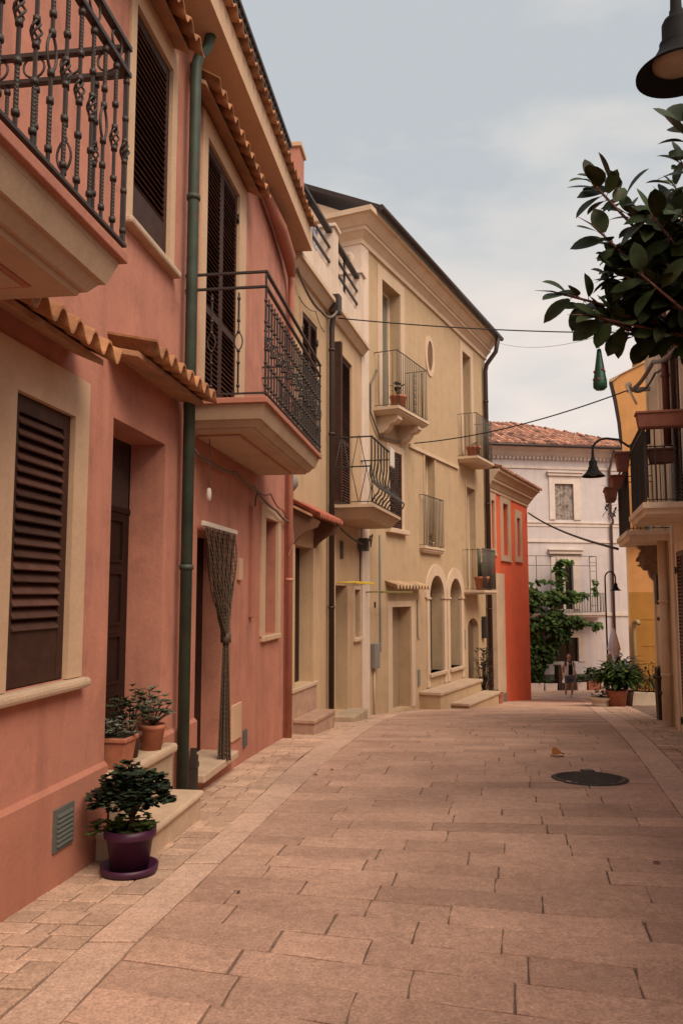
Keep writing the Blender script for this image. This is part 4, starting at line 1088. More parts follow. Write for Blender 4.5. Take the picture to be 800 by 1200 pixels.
MB().box(-.26, 1.5, -.14, .0, 10.08, 10.22).build('window_hood', TRIME, t); MB().box(-.3, 1.54, -.20, .0, 10.22, 10.28).build('hood_cap', TRIME, t)
for x0, x1 in ((.11, .575), (.585, 1.05)):
    q = MB(); q.box(x0, x1, .06, .1, 7.99, 9.69)
    for k in range(3): q.box(x0 + .06 + k * .13, x0 + .15 + k * .13, .05, .06, 8.05, 9.6)
    q.build('shutter', WORN, t)
t = trim(E_, TRIME, .10, .93, 3.72, 5.98, l=.28, r=.3, t=.26, name='french_door', proud=.05)
MB().box(-.28, 1.42, -.14, .0, 6.34, 6.50).build('door_hood', TRIME, t); MB().box(-.32, 1.46, -.2, .0, 6.50, 6.56).build('hood_cap', TRIME, t)
MB().box(.103, .927, .16, .2, 3.73, 5.977).build('dark_pane', GLASS, t); MB().box(.45, .58, .10, .16, 3.73, 5.97).build('frame', TRIME, t)
t = trim(E_, TRIME, -.25, 1.10, 1.28, 2.40, l=.2, r=.32, t=.18, b=.0, name='window', proud=.04)
MB().box(-.247, 1.097, .14, .18, 1.285, 2.397).build('dark_pane', GLASS, t); MB().box(.62, .70, .08, .14, 1.285, 2.39).build('frame', WOOD, t)
eb, _ = balcony(E_, -2.6, 2.24, .75, 3.56, [(0, 0, -.10, 0), (.06, .04, -.2, -.097)], TRIME, [plain_bar(.86, .012)], .92, .13, .15, rails=(0.,), rmat=IRONG, w=.03, lowz=.05, name='balcony')
wall_pipe(E_, [(2.92, -.10, .1), (2.92, -.10, 7.7), (2.98, -.16, 7.85), (2.98, -.16, 8.0), (2.92, -.10, 8.2), (2.92, -.10, 10.4), (2.98, -.5, 11.3)], .06, M('rust_pipe', (.10, .05, .038), rough=.7))
# trellis on the balcony and the vine
tr = empty('trellis', E_.w(.25, -.7, 3.56), E_.rz, 'thin iron pergola frame standing on the balcony of the white house', 'trellis', pz=3.56)
m = MB()
def L_(s, y, z): return (s - .25, y + .7, z)
for s in (-2.5, -1.2, -.22, 1.45, 1.78):
    m.tube([L_(s, -.68, 3.6), L_(s, -.68, 6.2)], .018, 6)
for z in (6.2, 5.75): m.tube([L_(-2.5, -.68, z), L_(1.78, -.68, z)], .014, 6)
for k in range(6): m.tube([L_(1.45, -.68, 3.9 + k * .4), L_(1.78, -.68, 3.9 + k * .4)], .011, 5)
for s in (-2.5, -.22, 1.78): m.tube([L_(s, -.68, 6.2), L_(s, 0, 6.2)], .014, 6)
m.build('frame', IRONG, tr)
vi = empty('climbing_vine', E_.w(-.9, -.3, .1), E_.rz, 'dense green vine climbing the white house to its balcony', 'vine', pz=.1)
lv = MB(); st = MB()
def V_(s, y, z): return Vector((s + .9, y + .3, z))
def blob(s, z, y, rs, rz, ry, n, bright=1.):
    for k in range(n):
        while True:
            a, b, c = U(-1, 1), U(-1, 1), U(-1, 1)
            if a * a + b * b + c * c < 1: break
        p = V_(s + a * rs, y + c * ry, z + b * rz)
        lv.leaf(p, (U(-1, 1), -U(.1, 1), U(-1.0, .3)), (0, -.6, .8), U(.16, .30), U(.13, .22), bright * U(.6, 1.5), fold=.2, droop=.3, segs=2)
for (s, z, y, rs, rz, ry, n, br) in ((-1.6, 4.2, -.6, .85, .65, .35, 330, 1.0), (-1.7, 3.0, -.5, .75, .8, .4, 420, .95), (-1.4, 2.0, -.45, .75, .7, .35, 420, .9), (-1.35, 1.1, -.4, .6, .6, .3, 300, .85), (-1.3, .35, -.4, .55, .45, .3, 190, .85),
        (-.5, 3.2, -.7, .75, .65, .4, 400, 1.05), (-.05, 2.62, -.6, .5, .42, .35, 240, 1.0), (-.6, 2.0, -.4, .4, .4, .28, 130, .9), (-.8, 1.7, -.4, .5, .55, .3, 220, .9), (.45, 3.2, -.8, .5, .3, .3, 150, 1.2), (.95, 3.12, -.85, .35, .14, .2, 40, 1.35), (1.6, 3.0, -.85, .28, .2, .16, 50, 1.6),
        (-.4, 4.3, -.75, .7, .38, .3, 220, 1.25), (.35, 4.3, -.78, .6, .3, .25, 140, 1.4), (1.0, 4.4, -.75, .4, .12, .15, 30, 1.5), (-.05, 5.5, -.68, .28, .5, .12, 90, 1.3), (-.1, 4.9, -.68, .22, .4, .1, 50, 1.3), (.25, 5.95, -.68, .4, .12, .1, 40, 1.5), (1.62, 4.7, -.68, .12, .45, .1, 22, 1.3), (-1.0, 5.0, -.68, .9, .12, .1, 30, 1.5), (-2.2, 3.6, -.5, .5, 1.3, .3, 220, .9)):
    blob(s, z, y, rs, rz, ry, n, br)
for k in range(6):
    x = -1.5 + U(-.3, .3)
    st.tube([V_(x, -.25, .05), V_(x + U(-.15, .15), -.3, 1.2), V_(x + U(-.3, .4), -.35, 2.4), V_(x + U(-.4, 1.2), -.55, 3.6)], [.06, .045, .035, .02], 6)
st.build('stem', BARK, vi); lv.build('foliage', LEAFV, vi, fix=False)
# at the foot of the white house: stone planters, dark board, green pots
def trough(name, P, rz, sz, label, mat, fol=None, leaf=LEAFG, cat='planter', group=None):
    e = empty(name, P, rz, label, cat, group)
    m = MB(); x, y, z = sz[0] / 2, sz[1] / 2, sz[2]
    m.frust(-x * .95, x * .95, -y * .92, y * .92, 0, -x, x, -y, y, z); o = m.build('trough', mat, e, bevel=.012)
    MB().box(-x + .03, x - .03, -y + .03, y - .03, z, z + .006).build('soil', SOIL, o)
    if fol:
        lv = MB(); n, h, L, Wd = fol
        for k in range(n):
            a = U(0, 2 * PI); lv.leaf((U(-x, x) * .95, U(-y, y) * .9, z + U(0, h)), (math.cos(a), math.sin(a), U(.1, 1)), (0, 0, 1), L * U(.6, 1.2), Wd, U(.6, 1.4))
        lv.build('foliage', leaf, e, fix=False)
    return e
def gz(P, dz=0): return (P.x, P.y, G(P.y) + dz)
trough('stone_planter', gz(E_.w(-1.55, -.75, 0)), E_.rz, (.95, .4, .34), 'white stone planter under the dense lower vine', TRIME, (40, .2, .2, .1))
trough('stone_planter', gz(E_.w(-.72, -.75, 0)), E_.rz, (.6, .4, .32), 'shorter white stone block planter left of the dark wooden box', TRIME, (20, .15, .2, .1))
e = empty('wooden_box', gz(E_.w(.02, -.7, 0)), E_.rz, 'tall dark wooden box standing against the white house behind the man', 'box')
m = MB()
for k in range(6): m.box(-.38 + k * .128, -.26 + k * .128, -.25, .2, .0, 1.08)
m.build('boards', PLANK, e); MB().box(-.41, .42, -.28, .23, 1.08, 1.13).build('lid', PLANK, e); MB().box(-.22, -.08, -.262, -.24, .35, .8).build('paper_notice', TRIME, e)
trough('stone_planter', gz(E_.w(.75, -.8, 0)), E_.rz, (.45, .4, .36), 'pale planter of small green plants just right of the man', TRIME, (70, .3, .22, .1))
trough('planter_box', gz(E_.w(1.35, -.75, 0)), E_.rz, (.55, .45, .42), 'terracotta planter with a loose green shrub under the white house window', POTTER, (150, .55, .25, .1))
trough('stone_planter', gz(E_.w(2.05, -.75, 0)), E_.rz, (.7, .4, .38), 'pale stone planter by the closed parasol', TRIME, (70, .35, .22, .1))

# =================================================================== ORANGE HOUSE
to = math.atan(.42)
O = House('orange_house', 'narrow orange house end wall with mustard base and rounded chimney', (7.68, 22), (math.cos(to), -math.sin(to)), 1.4)
m = MB()
m.prism([(0, .2), (0, 8.6), (-.03, 9.1), (-.10, 9.7), (-.20, 10.25), (.0, 10.42), (6, 13.0), (6, .2)], 0, 12); m.build('wall', ORANGE, O.o)
m = MB(); m.prism([(-.012, 8.55), (-.042, 9.1), (-.112, 9.7), (-.215, 10.27), (-.30, 10.22), (-.20, 9.7), (-.12, 9.1), (-.08, 8.55)], -.03, 12.03); m.build('eaves_moulding', BROWNP, O.o)
m = MB(); m.prism([(-.30, 10.26), (-.28, 10.33), (6, 13.1), (6, 13.0), (.0, 10.43), (-.2, 10.27)], -.05, 12.05); m.build('roof', TRIMD, O.o)
ch = MB(); ch.box(.30, .68, .3, .7, 10.35, 10.66); c = ch.build('chimney', ORANGE, O.o)
m = MB(); m.lathe([(.0, 11.02), (.09, 11.01), (.16, 10.95), (.19, 10.86), (.20, 10.66), (0, 10.66)], (.49, .5, 0), 20); m.build('chimney_cap', MUSTARD, c)
MB().box(.025, 6, -.012, .01, .6, 4.47).build('painted_base', MUSTARD, O.o)
MB().box(-.01, .022, -.03, .02, .6, 8.55).build('corner_strip', TRIMD, O.o)
m = MB()
for z, x1 in ((3.75, .8), (3.05, .8), (2.6, .8)): m.box(.33, x1, -.02, .0, z, z + .02)
m.build('shallow_ledge', MUSTARD, O.o)
m = MB(); m.tube([(.12, -.12, 1.4), (.12, -.12, 3.45), (.13, -.13, 3.62), (.17, -.16, 3.70), (.23, -.22, 3.70), (.26, -.26, 3.62)], .055, 10); m.build('vent_pipe', M('tan_pipe', (.33, .24, .14), rough=.6), O.o)
a = MB().box(.26, .75, -.36, -.01, 6.0, 6.1).build('bracket_shelf', TRIMD, O.o); q = MB(); q.tube([(.3, -.08, 6.1), (.3, -.08, 7.4)], .03, 8); q.build('conduit', TRIMD, O.o)
m = MB(); m.box(.5, .9, -.34, -.05, 6.1, 6.5); m.build('condenser_unit', GREYD, a, bevel=.02)
P = O.w(.28, -.62, 0)
e = trough('stone_trough', (P.x, P.y, G(P.y) - .02), O.rz, (.95, .38, .36), 'pale stone trough with leggy green plants before the mustard wall', TRIMR, (60, .35, .22, .07))
lv = MB(); st = MB()
for k in range(16):
    x, h = U(-.42, .42), U(.5, 1.15)
    st.tube([(x, 0, .3), (x + U(-.1, .1), U(-.1, .1), h)], .008, 5)
    for q in range(11):
        lv.leaf((x + U(-.1, .1), U(-.12, .12), U(.4, h + .05)), (U(-1, 1), U(-1, 1), U(-.2, .8)), (0, 0, 1), U(.10, .2), .05, U(.7, 1.5))
st.build('stem', BARK, e); lv.build('tall_leaves', LEAFM, e, fix=False)

# =================================================================== RIGHT HAND CREAM HOUSE
tr_ = math.atan(.26)
Rr = House('right_house', 'cream house on the right with two planter hung balconies and carved bracket', (5.2, 13.3), (-math.sin(tr_), -math.cos(tr_)), 2.2)
facade(Rr, CREAMR, -1.0, 4.3, 1.2, 8.95, [(1.95, 3.1, 2.45, 5.0, .15), (.05, .42, 2.3, 4.75, .25), (1.7, 2.8, 5.5, 8.0, .2)], depth=8)
m = MB(); m.frust(-1.03, 4.33, -.03, .02, 8.8, -1.03, 4.33, -.10, .02, 8.95); m.build('cornice', TRIMR, Rr.o)
m = MB()
for s in (-.98, .62, 1.44): m.box(s, s + .16, -.03, .0, 1.6, 8.8)
m.build('wall_band', TRIMR, Rr.o)
t = trim(Rr, TRIMR, 1.95, 3.1, 2.45, 5.0, l=.12, r=.12, t=.12, name='door', proud=.03)
RW_ = M('dark_red_shutter', (.055, .018, .014), rough=.5)
shutter(Rr, t, 1.955, 2.52, 2.46, 4.99, -.03, hinge=1.95, mat=RW_); shutter(Rr, t, 2.53, 3.095, 2.46, 4.99, -.03, hinge=3.1, mat=RW_)
t = trim(Rr, TRIMR, 1.7, 2.8, 5.5, 8.0, l=.12, r=.12, t=.12, name='french_door'); shutter(Rr, t, 1.71, 2.25, 5.51, 7.99, .03, mat=RW_); shutter(Rr, t, 2.26, 2.79, 5.51, 7.99, .03, mat=RW_)
MB().box(.053, .417, .2, .24, 2.3, 4.747).build('dark_door', DOORW, Rr.o)
gw = Rr.w(4.32, 0, 2.6)
GW = House('unseen_garden_wall', 'unseen plain cream garden wall added beside the camera, its height set to shade the street', (gw.x, gw.y), Rr.t, 2.6, cat='wall')  # added out of view; its height lets light in yet shades the near street
MB().box(0, 13, 0, .3, 1.8, 6.3).build('wall', CREAMR, GW.o); MB().box(0, 13.05, -.05, .35, 6.3, 6.38).build('coping', TRIMR, GW.o, bevel=.015)
wall_pipe(Rr, [(.88, -.09, 2.2), (.88, -.09, 5.40)], .065, CREAMM, clips=((.88, -.09, 3.2), (.88, -.09, 4.3)))
wall_pipe(Rr, [(2.05, -.09, 6.5), (2.05, -.09, 8.8)], .05, DARKR, clips=((2.05, -.09, 7.5), (2.05, -.09, 8.6)))
b_ = MB(); b_.box(.46, .74, -.17, 0, 4.25, 4.72); b_.build('meter_box', IRON, Rr.o, bevel=.015)
m = MB()
for s, z in ((.30, 4.02), (.55, 4.02), (.2, 2.85), (-.60, 3.02)): m.box(s - .12, s + .12, -.09, .0, z - .02, z + .02); m.lathe([(0, 0), (.03, .01), (.03, .05), (0, .06)], (s, -.1, z - .03), 8)
m.build('iron_latch', IRON, Rr.o)
m = MB(); m.prism([(0, 2.1), (-.04, 2.12), (-.06, 2.7), (-.055, 3.15), (0, 3.2)], -1.0, -.62, swap=True); m.build('dark_plank', PLANK, Rr.o)
# carved bracket with a grotesque head
bk = MB(); bk.prism([(0, 5.38), (-.36, 5.38), (-.38, 5.28), (-.30, 5.18), (-.22, 5.12), (-.20, 5.0), (-.14, 4.7), (0, 4.55)], -.52, -.28, swap=True); bk = bk.build('carved_bracket', MASKST, Rr.o)
m = MB(); hd = [(0, .17), (.06, .165), (.10, .12), (.115, .04), (.10, -.05), (.075, -.12), (.04, -.17), (0, -.18)]
m.lathe(hd, (-.40, -.20, 4.98), 14)
for sx in (-.045, .045): m.lathe([(0, .025), (.022, .012), (.025, 0), (.02, -.02), (0, -.03)], (-.40 + sx, -.305, 5.02), 8)
m.lathe([(0, .05), (.02, .02), (.032, -.02), (0, -.03)], (-.40, -.325, 4.98), 8); m.lathe([(0, .02), (.045, .012), (.045, -.012), (0, -.02)], (-.40, -.285, 4.89), 10)
m.build('carved_head', MASKST, bk)
# two balconies
LR = [(0, 0, -.07, 0), (.04, .03, -.14, -.067)]
sq = [MB()]; sq_twist(sq[0], 0, .98, .010, 0, n=1)
r1_, q1 = balcony(Rr, 1.75, 3.72, .62, 5.52, LR, TRIMR, sq, 1.02, .09, .12, rails=(0., .10), name='balcony', label='nearer right balcony slab under the long terracotta trough', w=.028)
m = MB(); m.box(1.83, 3.62, -.545, -.535, 5.60, 6.42); m.build('mesh_screen', SCREEN, r1_)
r2_, q2 = balcony(Rr, -.75, 1.32, .62, 5.36, LR, TRIMR, sq, 1.10, .09, .12, rails=(0., .10), name='balcony', label='farther right balcony slab over the carved bracket', w=.028)
def long_trough(P, rz, L, label, h=.19, w=.20, leaf=None):
    e = empty('planter_box', P, rz, label, 'planter', 'terracotta planters hung on the right balconies')
    m = MB(); m.frust(-L / 2 + .02, L / 2 - .02, -w / 2 + .03, w / 2 - .03, 0, -L / 2, L / 2, -w / 2, w / 2, h * .85); m.box(-L / 2 - .015, L / 2 + .015, -w / 2 - .015, w / 2 + .015, h * .85, h)
    o = m.build('trough', M('brown_trough', (.23, .085, .055), var=.15, scale=8), e, bevel=.006); MB().box(-L / 2 + .02, L / 2 - .02, -w / 2 + .02, w / 2 - .02, h, h + .004).build('soil', SOIL, o)
    if leaf:
        lv = MB()
        for k in range(leaf[0]): lv.leaf((U(-L / 2, L / 2), U(-w / 2, w / 2), h + U(-leaf[2], leaf[1])), (U(-1, 1), U(-1, 1), U(-.8, .8)), (0, 0, 1), U(.06, .16), .035, U(.6, 1.4))
        lv.build('foliage', LEAFM, e, fix=False)
    return e
NR = Rr.rz
long_trough(Rr.w(3.80, -.38, 6.42), NR + PI / 2, .58, 'long brown trough hung on the near end rail of the nearer right balcony')
long_trough(Rr.w(1.50, -.66, 6.24), NR, .36, 'terracotta planter hung at the near front corner of the farther right balcony', h=.26)
long_trough(Rr.w(.85, -.70, 6.08), NR, .50, 'low terracotta planter hung below the corner planter on the farther right balcony', h=.16)
long_trough(Rr.w(-.30, -.72, 5.98), NR, .55, 'terracotta planter with hanging dark plant at the far end of the farther right balcony', h=.22, leaf=(40, .03, .5))
long_trough(Rr.w(2.35, -.22, 6.20), NR + PI / 2, .34, 'small dark planter standing inside the nearer right balcony', h=.2)
# loose cables
cable([Rr.w(4.2, -.12, 8.1), Rr.w(3.4, -.12, 7.5), Rr.w(1.2, -.14, 7.95), Rr.w(-.55, -.3, 7.95)], .035, CABLEG, 'thick grey cable bundle running along the upper wall of the right house', sag=.06)
cable([Rr.w(4.1, -.08, 8.2), Rr.w(3.0, -.08, 7.7), Rr.w(.9, -.08, 7.85), Rr.w(-.5, -.25, 7.9)], .018, CABLE, 'thinner black cable beside the grey bundle on the right house', sag=.10)
e = empty('cable_anchor', Rr.w(-.55, -.3, 7.95), NR, 'grey cable clamp with insulators at the far corner of the right house', 'cable clamp')
m = MB(); m.box(-.05, .05, -.08, .32, -.03, .03); m.build('bracket_arm', GREY, e)
m = MB(); m.lathe([(0, .03), (.05, .04), (.06, .1), (.03, .14), (0, .15)], (0, -.05, 0), 10); m.tube([(-.1, -.05, .03), (0, -.09, .1), (.12, -.04, -.06), (.2, .05, -.3)], .02, 6); m.build('insulator', CREAMM, e)
# overhead wires
def wire(a, b, r, label, sag):
    cable([a, b], r, CABLE, label, name='overhead_wire', sag=sag, n=24, cat='wire', group='wires strung across the street')
wire(B.w(1.98, -.2, 8.93), Rr.w(.5, -.05, 8.62), .010, 'black wire crossing the street from the narrow house to the right house', .07)
wire(Cc.w(2.6, -.12, 7.75), Rr.w(-.55, -.3, 7.97), .012, 'wire crossing from the ochre house corbel to the clamp on the right house', .16)
wire(D.w(5.25, -.05, 7.25), Rr.w(-.85, -.6, 5.2), .026, 'thick black wire hanging from the red house corner to the far right balcony', .12)
wire(Cc.w(8.6, -.5, 11.7), Rr.w(1.0, -.05, 8.75), .004, 'hair thin wire crossing the sky below the roof of the ochre house', .3)
# =================================================================== LAMPS
def lamp_shade(parent, P, sc=1., tilt=None):
    rot = tilt or Matrix.Identity(3)
    m = MB()
    prof = [(.030, .52), (.034, .40), (.040, .40), (.042, .345), (.074, .34), (.086, .315), (.088, .20), (.104, .195), (.104, .172), (.118, .14), (.148, .092), (.19, .05), (.228, .018), (.245, .004), (.245, -.008), (.232, -.004), (.19, .034), (.15, .07), (.10, .10)]
    m.lathe([(r * sc, z * sc) for r, z in prof], P, 40, axis=rot)
    s = m.build('lamp_shade', LAMPM, parent)
    m = MB(); m.lathe([(.150 * sc, .075 * sc), (.145 * sc, .055 * sc), (.10 * sc, .03 * sc), (0, .02 * sc)], P, 28, axis=rot); m.build('diffuser', LAMPG, s)
    return s
# near lamp, its arm reaches out from the right wall
wp = Vector((2.72, 4.66, G(4.66)))
e = empty('street_lamp', tuple(wp), 0, 'large near black bell lamp hanging above the rubber plant at the picture edge', 'street lamp', 'black bell street lamps')
LP = Vector((2.03, 4.62, 7.53)) - wp
lamp_shade(e, LP, 1.0)
m = MB(); top = LP + Vector((0, 0, .50)); zz = LP.z + 1.15
m.tube([(0, 0, -.05), (0, 0, .9), (0, 0, 1.0), (0, 0, zz)] + [((LP.x / 2) - (LP.x / 2) * math.cos(a * PI / 10), LP.y * a / 10, zz + .34 * math.sin(a * PI / 10)) for a in range(1, 10)] + [(LP.x, LP.y, zz), top], [.07, .07, .045, .036] + [.03] * 11, 12); m.build('lamp_post', LAMPM, e)
# middle lamp on the far corner of the right house
wp = Rr.w(-.85, 0, 7.0)
e = empty('street_lamp', tuple(wp), 0, 'black bell lamp on a curved arm in front of the white house roof', 'street lamp', 'black bell street lamps')
LP = Vector((5.08, 16.3, 6.78)) - wp
lamp_shade(e, LP, .95)
T0 = LP + Vector((0, 0, .40)); m = MB()
m.tube([T0, T0 + Vector((0, 0, .12))] + [T0 + Vector((.30 - .30 * math.cos(a * PI / 16), .02, .12 + .26 * math.sin(a * PI / 16))) for a in range(1, 9)] + [T0 + Vector((.55, .05, .36)), T0 + Vector((.75, .05, .22)), Vector((0, 0, LP.z + .45))], .024, 10); m.build('lamp_arm', LAMPM, e)
MB().box(-.04, .03, -.07, .07, LP.z + .25, LP.z + .7).build('wall_plate', LAMPM, e)
# far lamp post in the square
gx, gy = 10.62, 33.0
e = empty('street_lamp', (gx, gy, G(gy)), 0, 'far slim lamp post with hooked arm standing before the white house', 'street lamp', 'black bell street lamps')
m = MB(); H_ = 4.75
m.tube([(0, 0, 0), (0, 0, .9), (0, 0, 1.0), (0, 0, H_)] + [(.21 - .21 * math.cos(a * PI / 12), 0, H_ + .26 * math.sin(a * PI / 12)) for a in range(1, 12)] + [(.42, 0, H_), (.42, 0, H_ - .08)], [.055, .055, .035, .03] + [.028] * 13, 10); m.build('lamp_post', LAMPM, e)
lamp_shade(e, (.42, 0, H_ - .50), .85)

# =================================================================== PARASOL, BIG POT PLANT, BASIN
e = empty('parasol', (10.62, 32.2, G(32.2)), 0, 'closed white parasol standing beside the far lamp post', 'parasol')
m = MB(); m.tube([(0, 0, 0), (0, 0, 2.75)], .022, 8); m.build('pole', GREY, e)
m = MB(); vs = []; n = 16; prof = [(2.72, .02), (2.6, .07), (2.3, .13), (1.9, .20), (1.75, .14), (1.6, .17), (1.2, .24), (.85, .20), (.8, .05)]
for z, r in prof:
    for k in range(n): q = r * (1 + (.28 if k % 2 else -.2)); vs.append((q * math.cos(2 * PI * k / n), q * math.sin(2 * PI * k / n), z))
m.add(vs, [(i * n + k, i * n + (k + 1) % n, (i + 1) * n + (k + 1) % n, (i + 1) * n + k) for i in range(len(prof) - 1) for k in range(n)], 1, True)
m.build('folded_canopy', CLOTHW, e); MB().lathe([(0, 0), (.25, 0), (.25, .06), (.05, .09), (0, .09)], n=20).build('base', GREYD, e)
def aspidistra(e, z0, n, L, spread, mat):
    lv = MB()
    for k in range(n):
        a = U(0, 2 * PI); q = U(0, 1) ** .5; el = U(-.25, 1.2)
        c = Vector((spread * q * math.cos(a) * math.cos(el * .8), spread * q * math.sin(a) * math.cos(el * .8), z0 + L * (.25 + .55 * U(0, 1) * (1.15 - q * .6))))
        d = Vector((math.cos(a + U(-.5, .5)), math.sin(a + U(-.5, .5)), U(-.3, .9)))
        lv.leaf(c, d, (-d.x, -d.y, 1), U(.18, .34), U(.07, .11), U(.5, 1.6), fold=.25, droop=U(.2, .6), segs=4)
        if k % 4 == 0: lv.tube([(0, 0, z0), (c.x * .6, c.y * .6, z0 + (c.z - z0) * .7), tuple(c)], .006, 4)
    lv.build('foliage', mat, e, fix=False)
e = empty('potted_plant', (6.70, 20.2, G(20.2)), 0, 'large leafy aspidistra in a terracotta tub at the right of the street end', 'potted plant')
pot_round(.19, .25, .40, POTTER, e); aspidistra(e, .34, 330, .85, .50, LEAFV)
e = empty('potted_plant', (7.1, 20.75, G(20.75)), 0, 'taller dark green plant in a brown pot behind the big aspidistra', 'potted plant')
pot_round(.15, .19, .34, MATS['brown_pot'], e); aspidistra(e, .3, 200, 1.2, .34, LEAFD)
e = empty('stone_basin', (6.32, 20.3, G(20.3)), 0, 'low round pale basin beside the terracotta tub of the aspidistra', 'basin')
m = MB(); m.lathe([(0, 0), (.18, 0), (.2, .06), (.16, .10), (.24, .17), (.27, .22), (.25, .23), (.20, .18), (0, .16)], n=24); m.build('bowl', TRIMR, e)
lv = MB()
for k in range(50): a = U(0, 2 * PI); lv.leaf((U(-.15, .15), U(-.15, .15), .2 + U(0, .25)), (math.cos(a), math.sin(a), .6), (0, 0, 1), .14, .05, U(.7, 1.3))
lv.build('foliage', LEAFG, e, fix=False)

# =================================================================== RUBBER PLANT TREE and the green ornament
TB = (3.75, 5.85)
tree = empty('rubber_tree', (TB[0], TB[1], G(TB[1])), 0, 'rubber plant tree with large glossy dark leaves leaning in from the right', 'tree')
zt = G(TB[1])
def T_(x, y, z): return Vector((x - TB[0], y - TB[1], z - zt))
m = MB(); m.tube([(0, 0, -.1), (.02, 0, .8), (-.05, .02, 1.8), (-.2, 0, 2.7), (-.5, 0, 3.5)], [.10, .085, .075, .065, .05], 12); m.build('trunk', BARK, tree)
tips = [(1.77, 5.50, 7.30), (1.92, 5.60, 7.35), (1.56, 5.50, 6.48), (1.73, 5.60, 6.43), (1.83, 5.50, 6.92), (2.05, 5.60, 7.12), (2.23, 5.70, 6.91), (2.07, 5.60, 6.43), (1.88, 5.60, 6.32), (2.42, 5.50, 7.73), (2.45, 5.60, 7.51), (2.40, 5.70, 7.20),
        (1.94, 5.50, 6.64), (2.22, 5.60, 6.26), (2.43, 5.70, 6.53), (1.76, 5.45, 6.30), (2.01, 5.30, 6.55), (2.23, 5.40, 6.66), (2.09, 5.80, 6.30), (2.35, 5.60, 6.24), (2.15, 5.40, 7.00), (2.0, 5.7, 6.8), (2.15, 5.6, 6.75), (2.3, 5.5, 6.4), (2.1, 5.9, 6.6), (2.35, 5.3, 6.9)]
for k in range(34):   # the rest of the crown, beyond the picture edge
    a, b, c = U(-1, 1), U(-1, 1), U(-1, 1); tips.append((3.25 + .7 * a, 5.75 + .75 * b, 7.15 + .75 * c))
br = MB(); lv = MB()
for i, tp in enumerate(tips):
    t = T_(*tp); r0 = Vector((-.45, 0, 3.3 + U(-.2, .4)))
    mid = r0.lerp(t, .55) + Vector((U(-.06, .06), U(-.06, .06), -.08))
    br.tube([r0, mid, t], [.022, .014, .008], 6)
    d = (t - mid).normalized(); o1 = d.orthogonal().normalized(); o2 = d.cross(o1)
    nl = random.randint(8, 12) if i < 26 else 12
    for k in range(nl):
        a = 2.399 * k + U(-.3, .3); u = k / nl
        base = t - d * (.24 * u)
        dr = d * (.9 - u * .9) + (o1 * math.cos(a) + o2 * math.sin(a)) * (.45 + .55 * u) + Vector((0, 0, U(-.25, .15)))
        L = U(.15, .235)
        br.tube([base, base + dr.normalized() * .035], .003, 4)
        lv.leaf(base + dr.normalized() * .03, dr, (U(-.5, .5), U(-1.2, -.2), .8), L, L * U(.52, .68), U(.6, 1.5), fold=U(.05, .3), droop=U(.05, .35), segs=6)
    if i in (2, 15, 4, 11): br.tube([t, t + d * .11, t + d * .22 + Vector((-.02, 0, -.02))], [.008, .006, .001], 5)
# inner leaves filling the crown
for k in range(400):
    while True:
        a, b, c = U(-1, 1), U(-1, 1), U(-1, 1)
        if a * a + b * b + c * c < 1: break
    p = T_(2.44 + .54 * a, 5.6 + .35 * b, 6.70 + .44 * c)
    lv.leaf(p, (U(-1, .4), U(-1, 1), U(-.9, .6)), (U(-.5, .5), U(-1, .3), .8), U(.14, .23), U(.08, .125), U(.6, 1.3), fold=U(.1, .4), droop=.2, segs=5)
br.build('branches', TWIG, tree); lv.build('crown', LEAFF, tree, fix=False)
e = empty('hanging_ornament', (1.78, 5.5, 5.80), 0, 'green bottle shaped ornament with small red knobs hanging under the rubber plant', 'ornament')
m = MB(); m.lathe([(0, 0), (.03, .004), (.046, .02), (.047, .05), (.040, .10), (.030, .17), (.020, .24), (.014, .29), (0, .295)], n=18); m.build('body', GREENO, e)
m = MB()
for a, z in ((.1, .075), (2.6, .08), (4.2, .07), (.2, .135), (3.1, .13), (5.0, .14)):
    r = .044 - z * .10; m.lathe([(0, .012), (.008, .008), (.011, 0), (.008, -.008), (0, -.012)], (r * math.cos(a) * 1.1, r * math.sin(a) * 1.1, z), 8)
m.build('knobs', REDK, e); m = MB(); m.tube([(0, 0, .29), (.003, 0, .42), (.0, 0, .55)], .003, 5); m.build('cord', TWIG, e)

# =================================================================== PEOPLE
def skin_body(name, pts, edges, mat, parent, lv_=2, root=None):
    ks = list(pts); me = bpy.data.meshes.new(name)
    me.from_pydata([pts[k][:3] for k in ks], [(ks.index(a), ks.index(b)) for a, b in edges], []); me.materials.append(mat)
    o = bpy.data.objects.new(name, me); COL.objects.link(o); o.parent = parent
    o.modifiers.new('skin', 'SKIN')
    if not me.skin_vertices: 
        bpy.context.view_layer.objects.active = o
    sv = me.skin_vertices[0].data if me.skin_vertices else None
    if sv:
        for i, k in enumerate(ks):
            r = pts[k][3]; sv[i].radius = (r if not isinstance(r, tuple) else r[0], r if not isinstance(r, tuple) else r[1]); sv[i].use_root = (k == (root or ks[0]))
    s = o.modifiers.new('subsurf', 'SUBSURF'); s.levels = lv_; s.render_levels = lv_
    at = me.attributes.new('tone', 'FLOAT', 'POINT'); at.data.foreach_set('value', [1.] * len(ks))
    return o
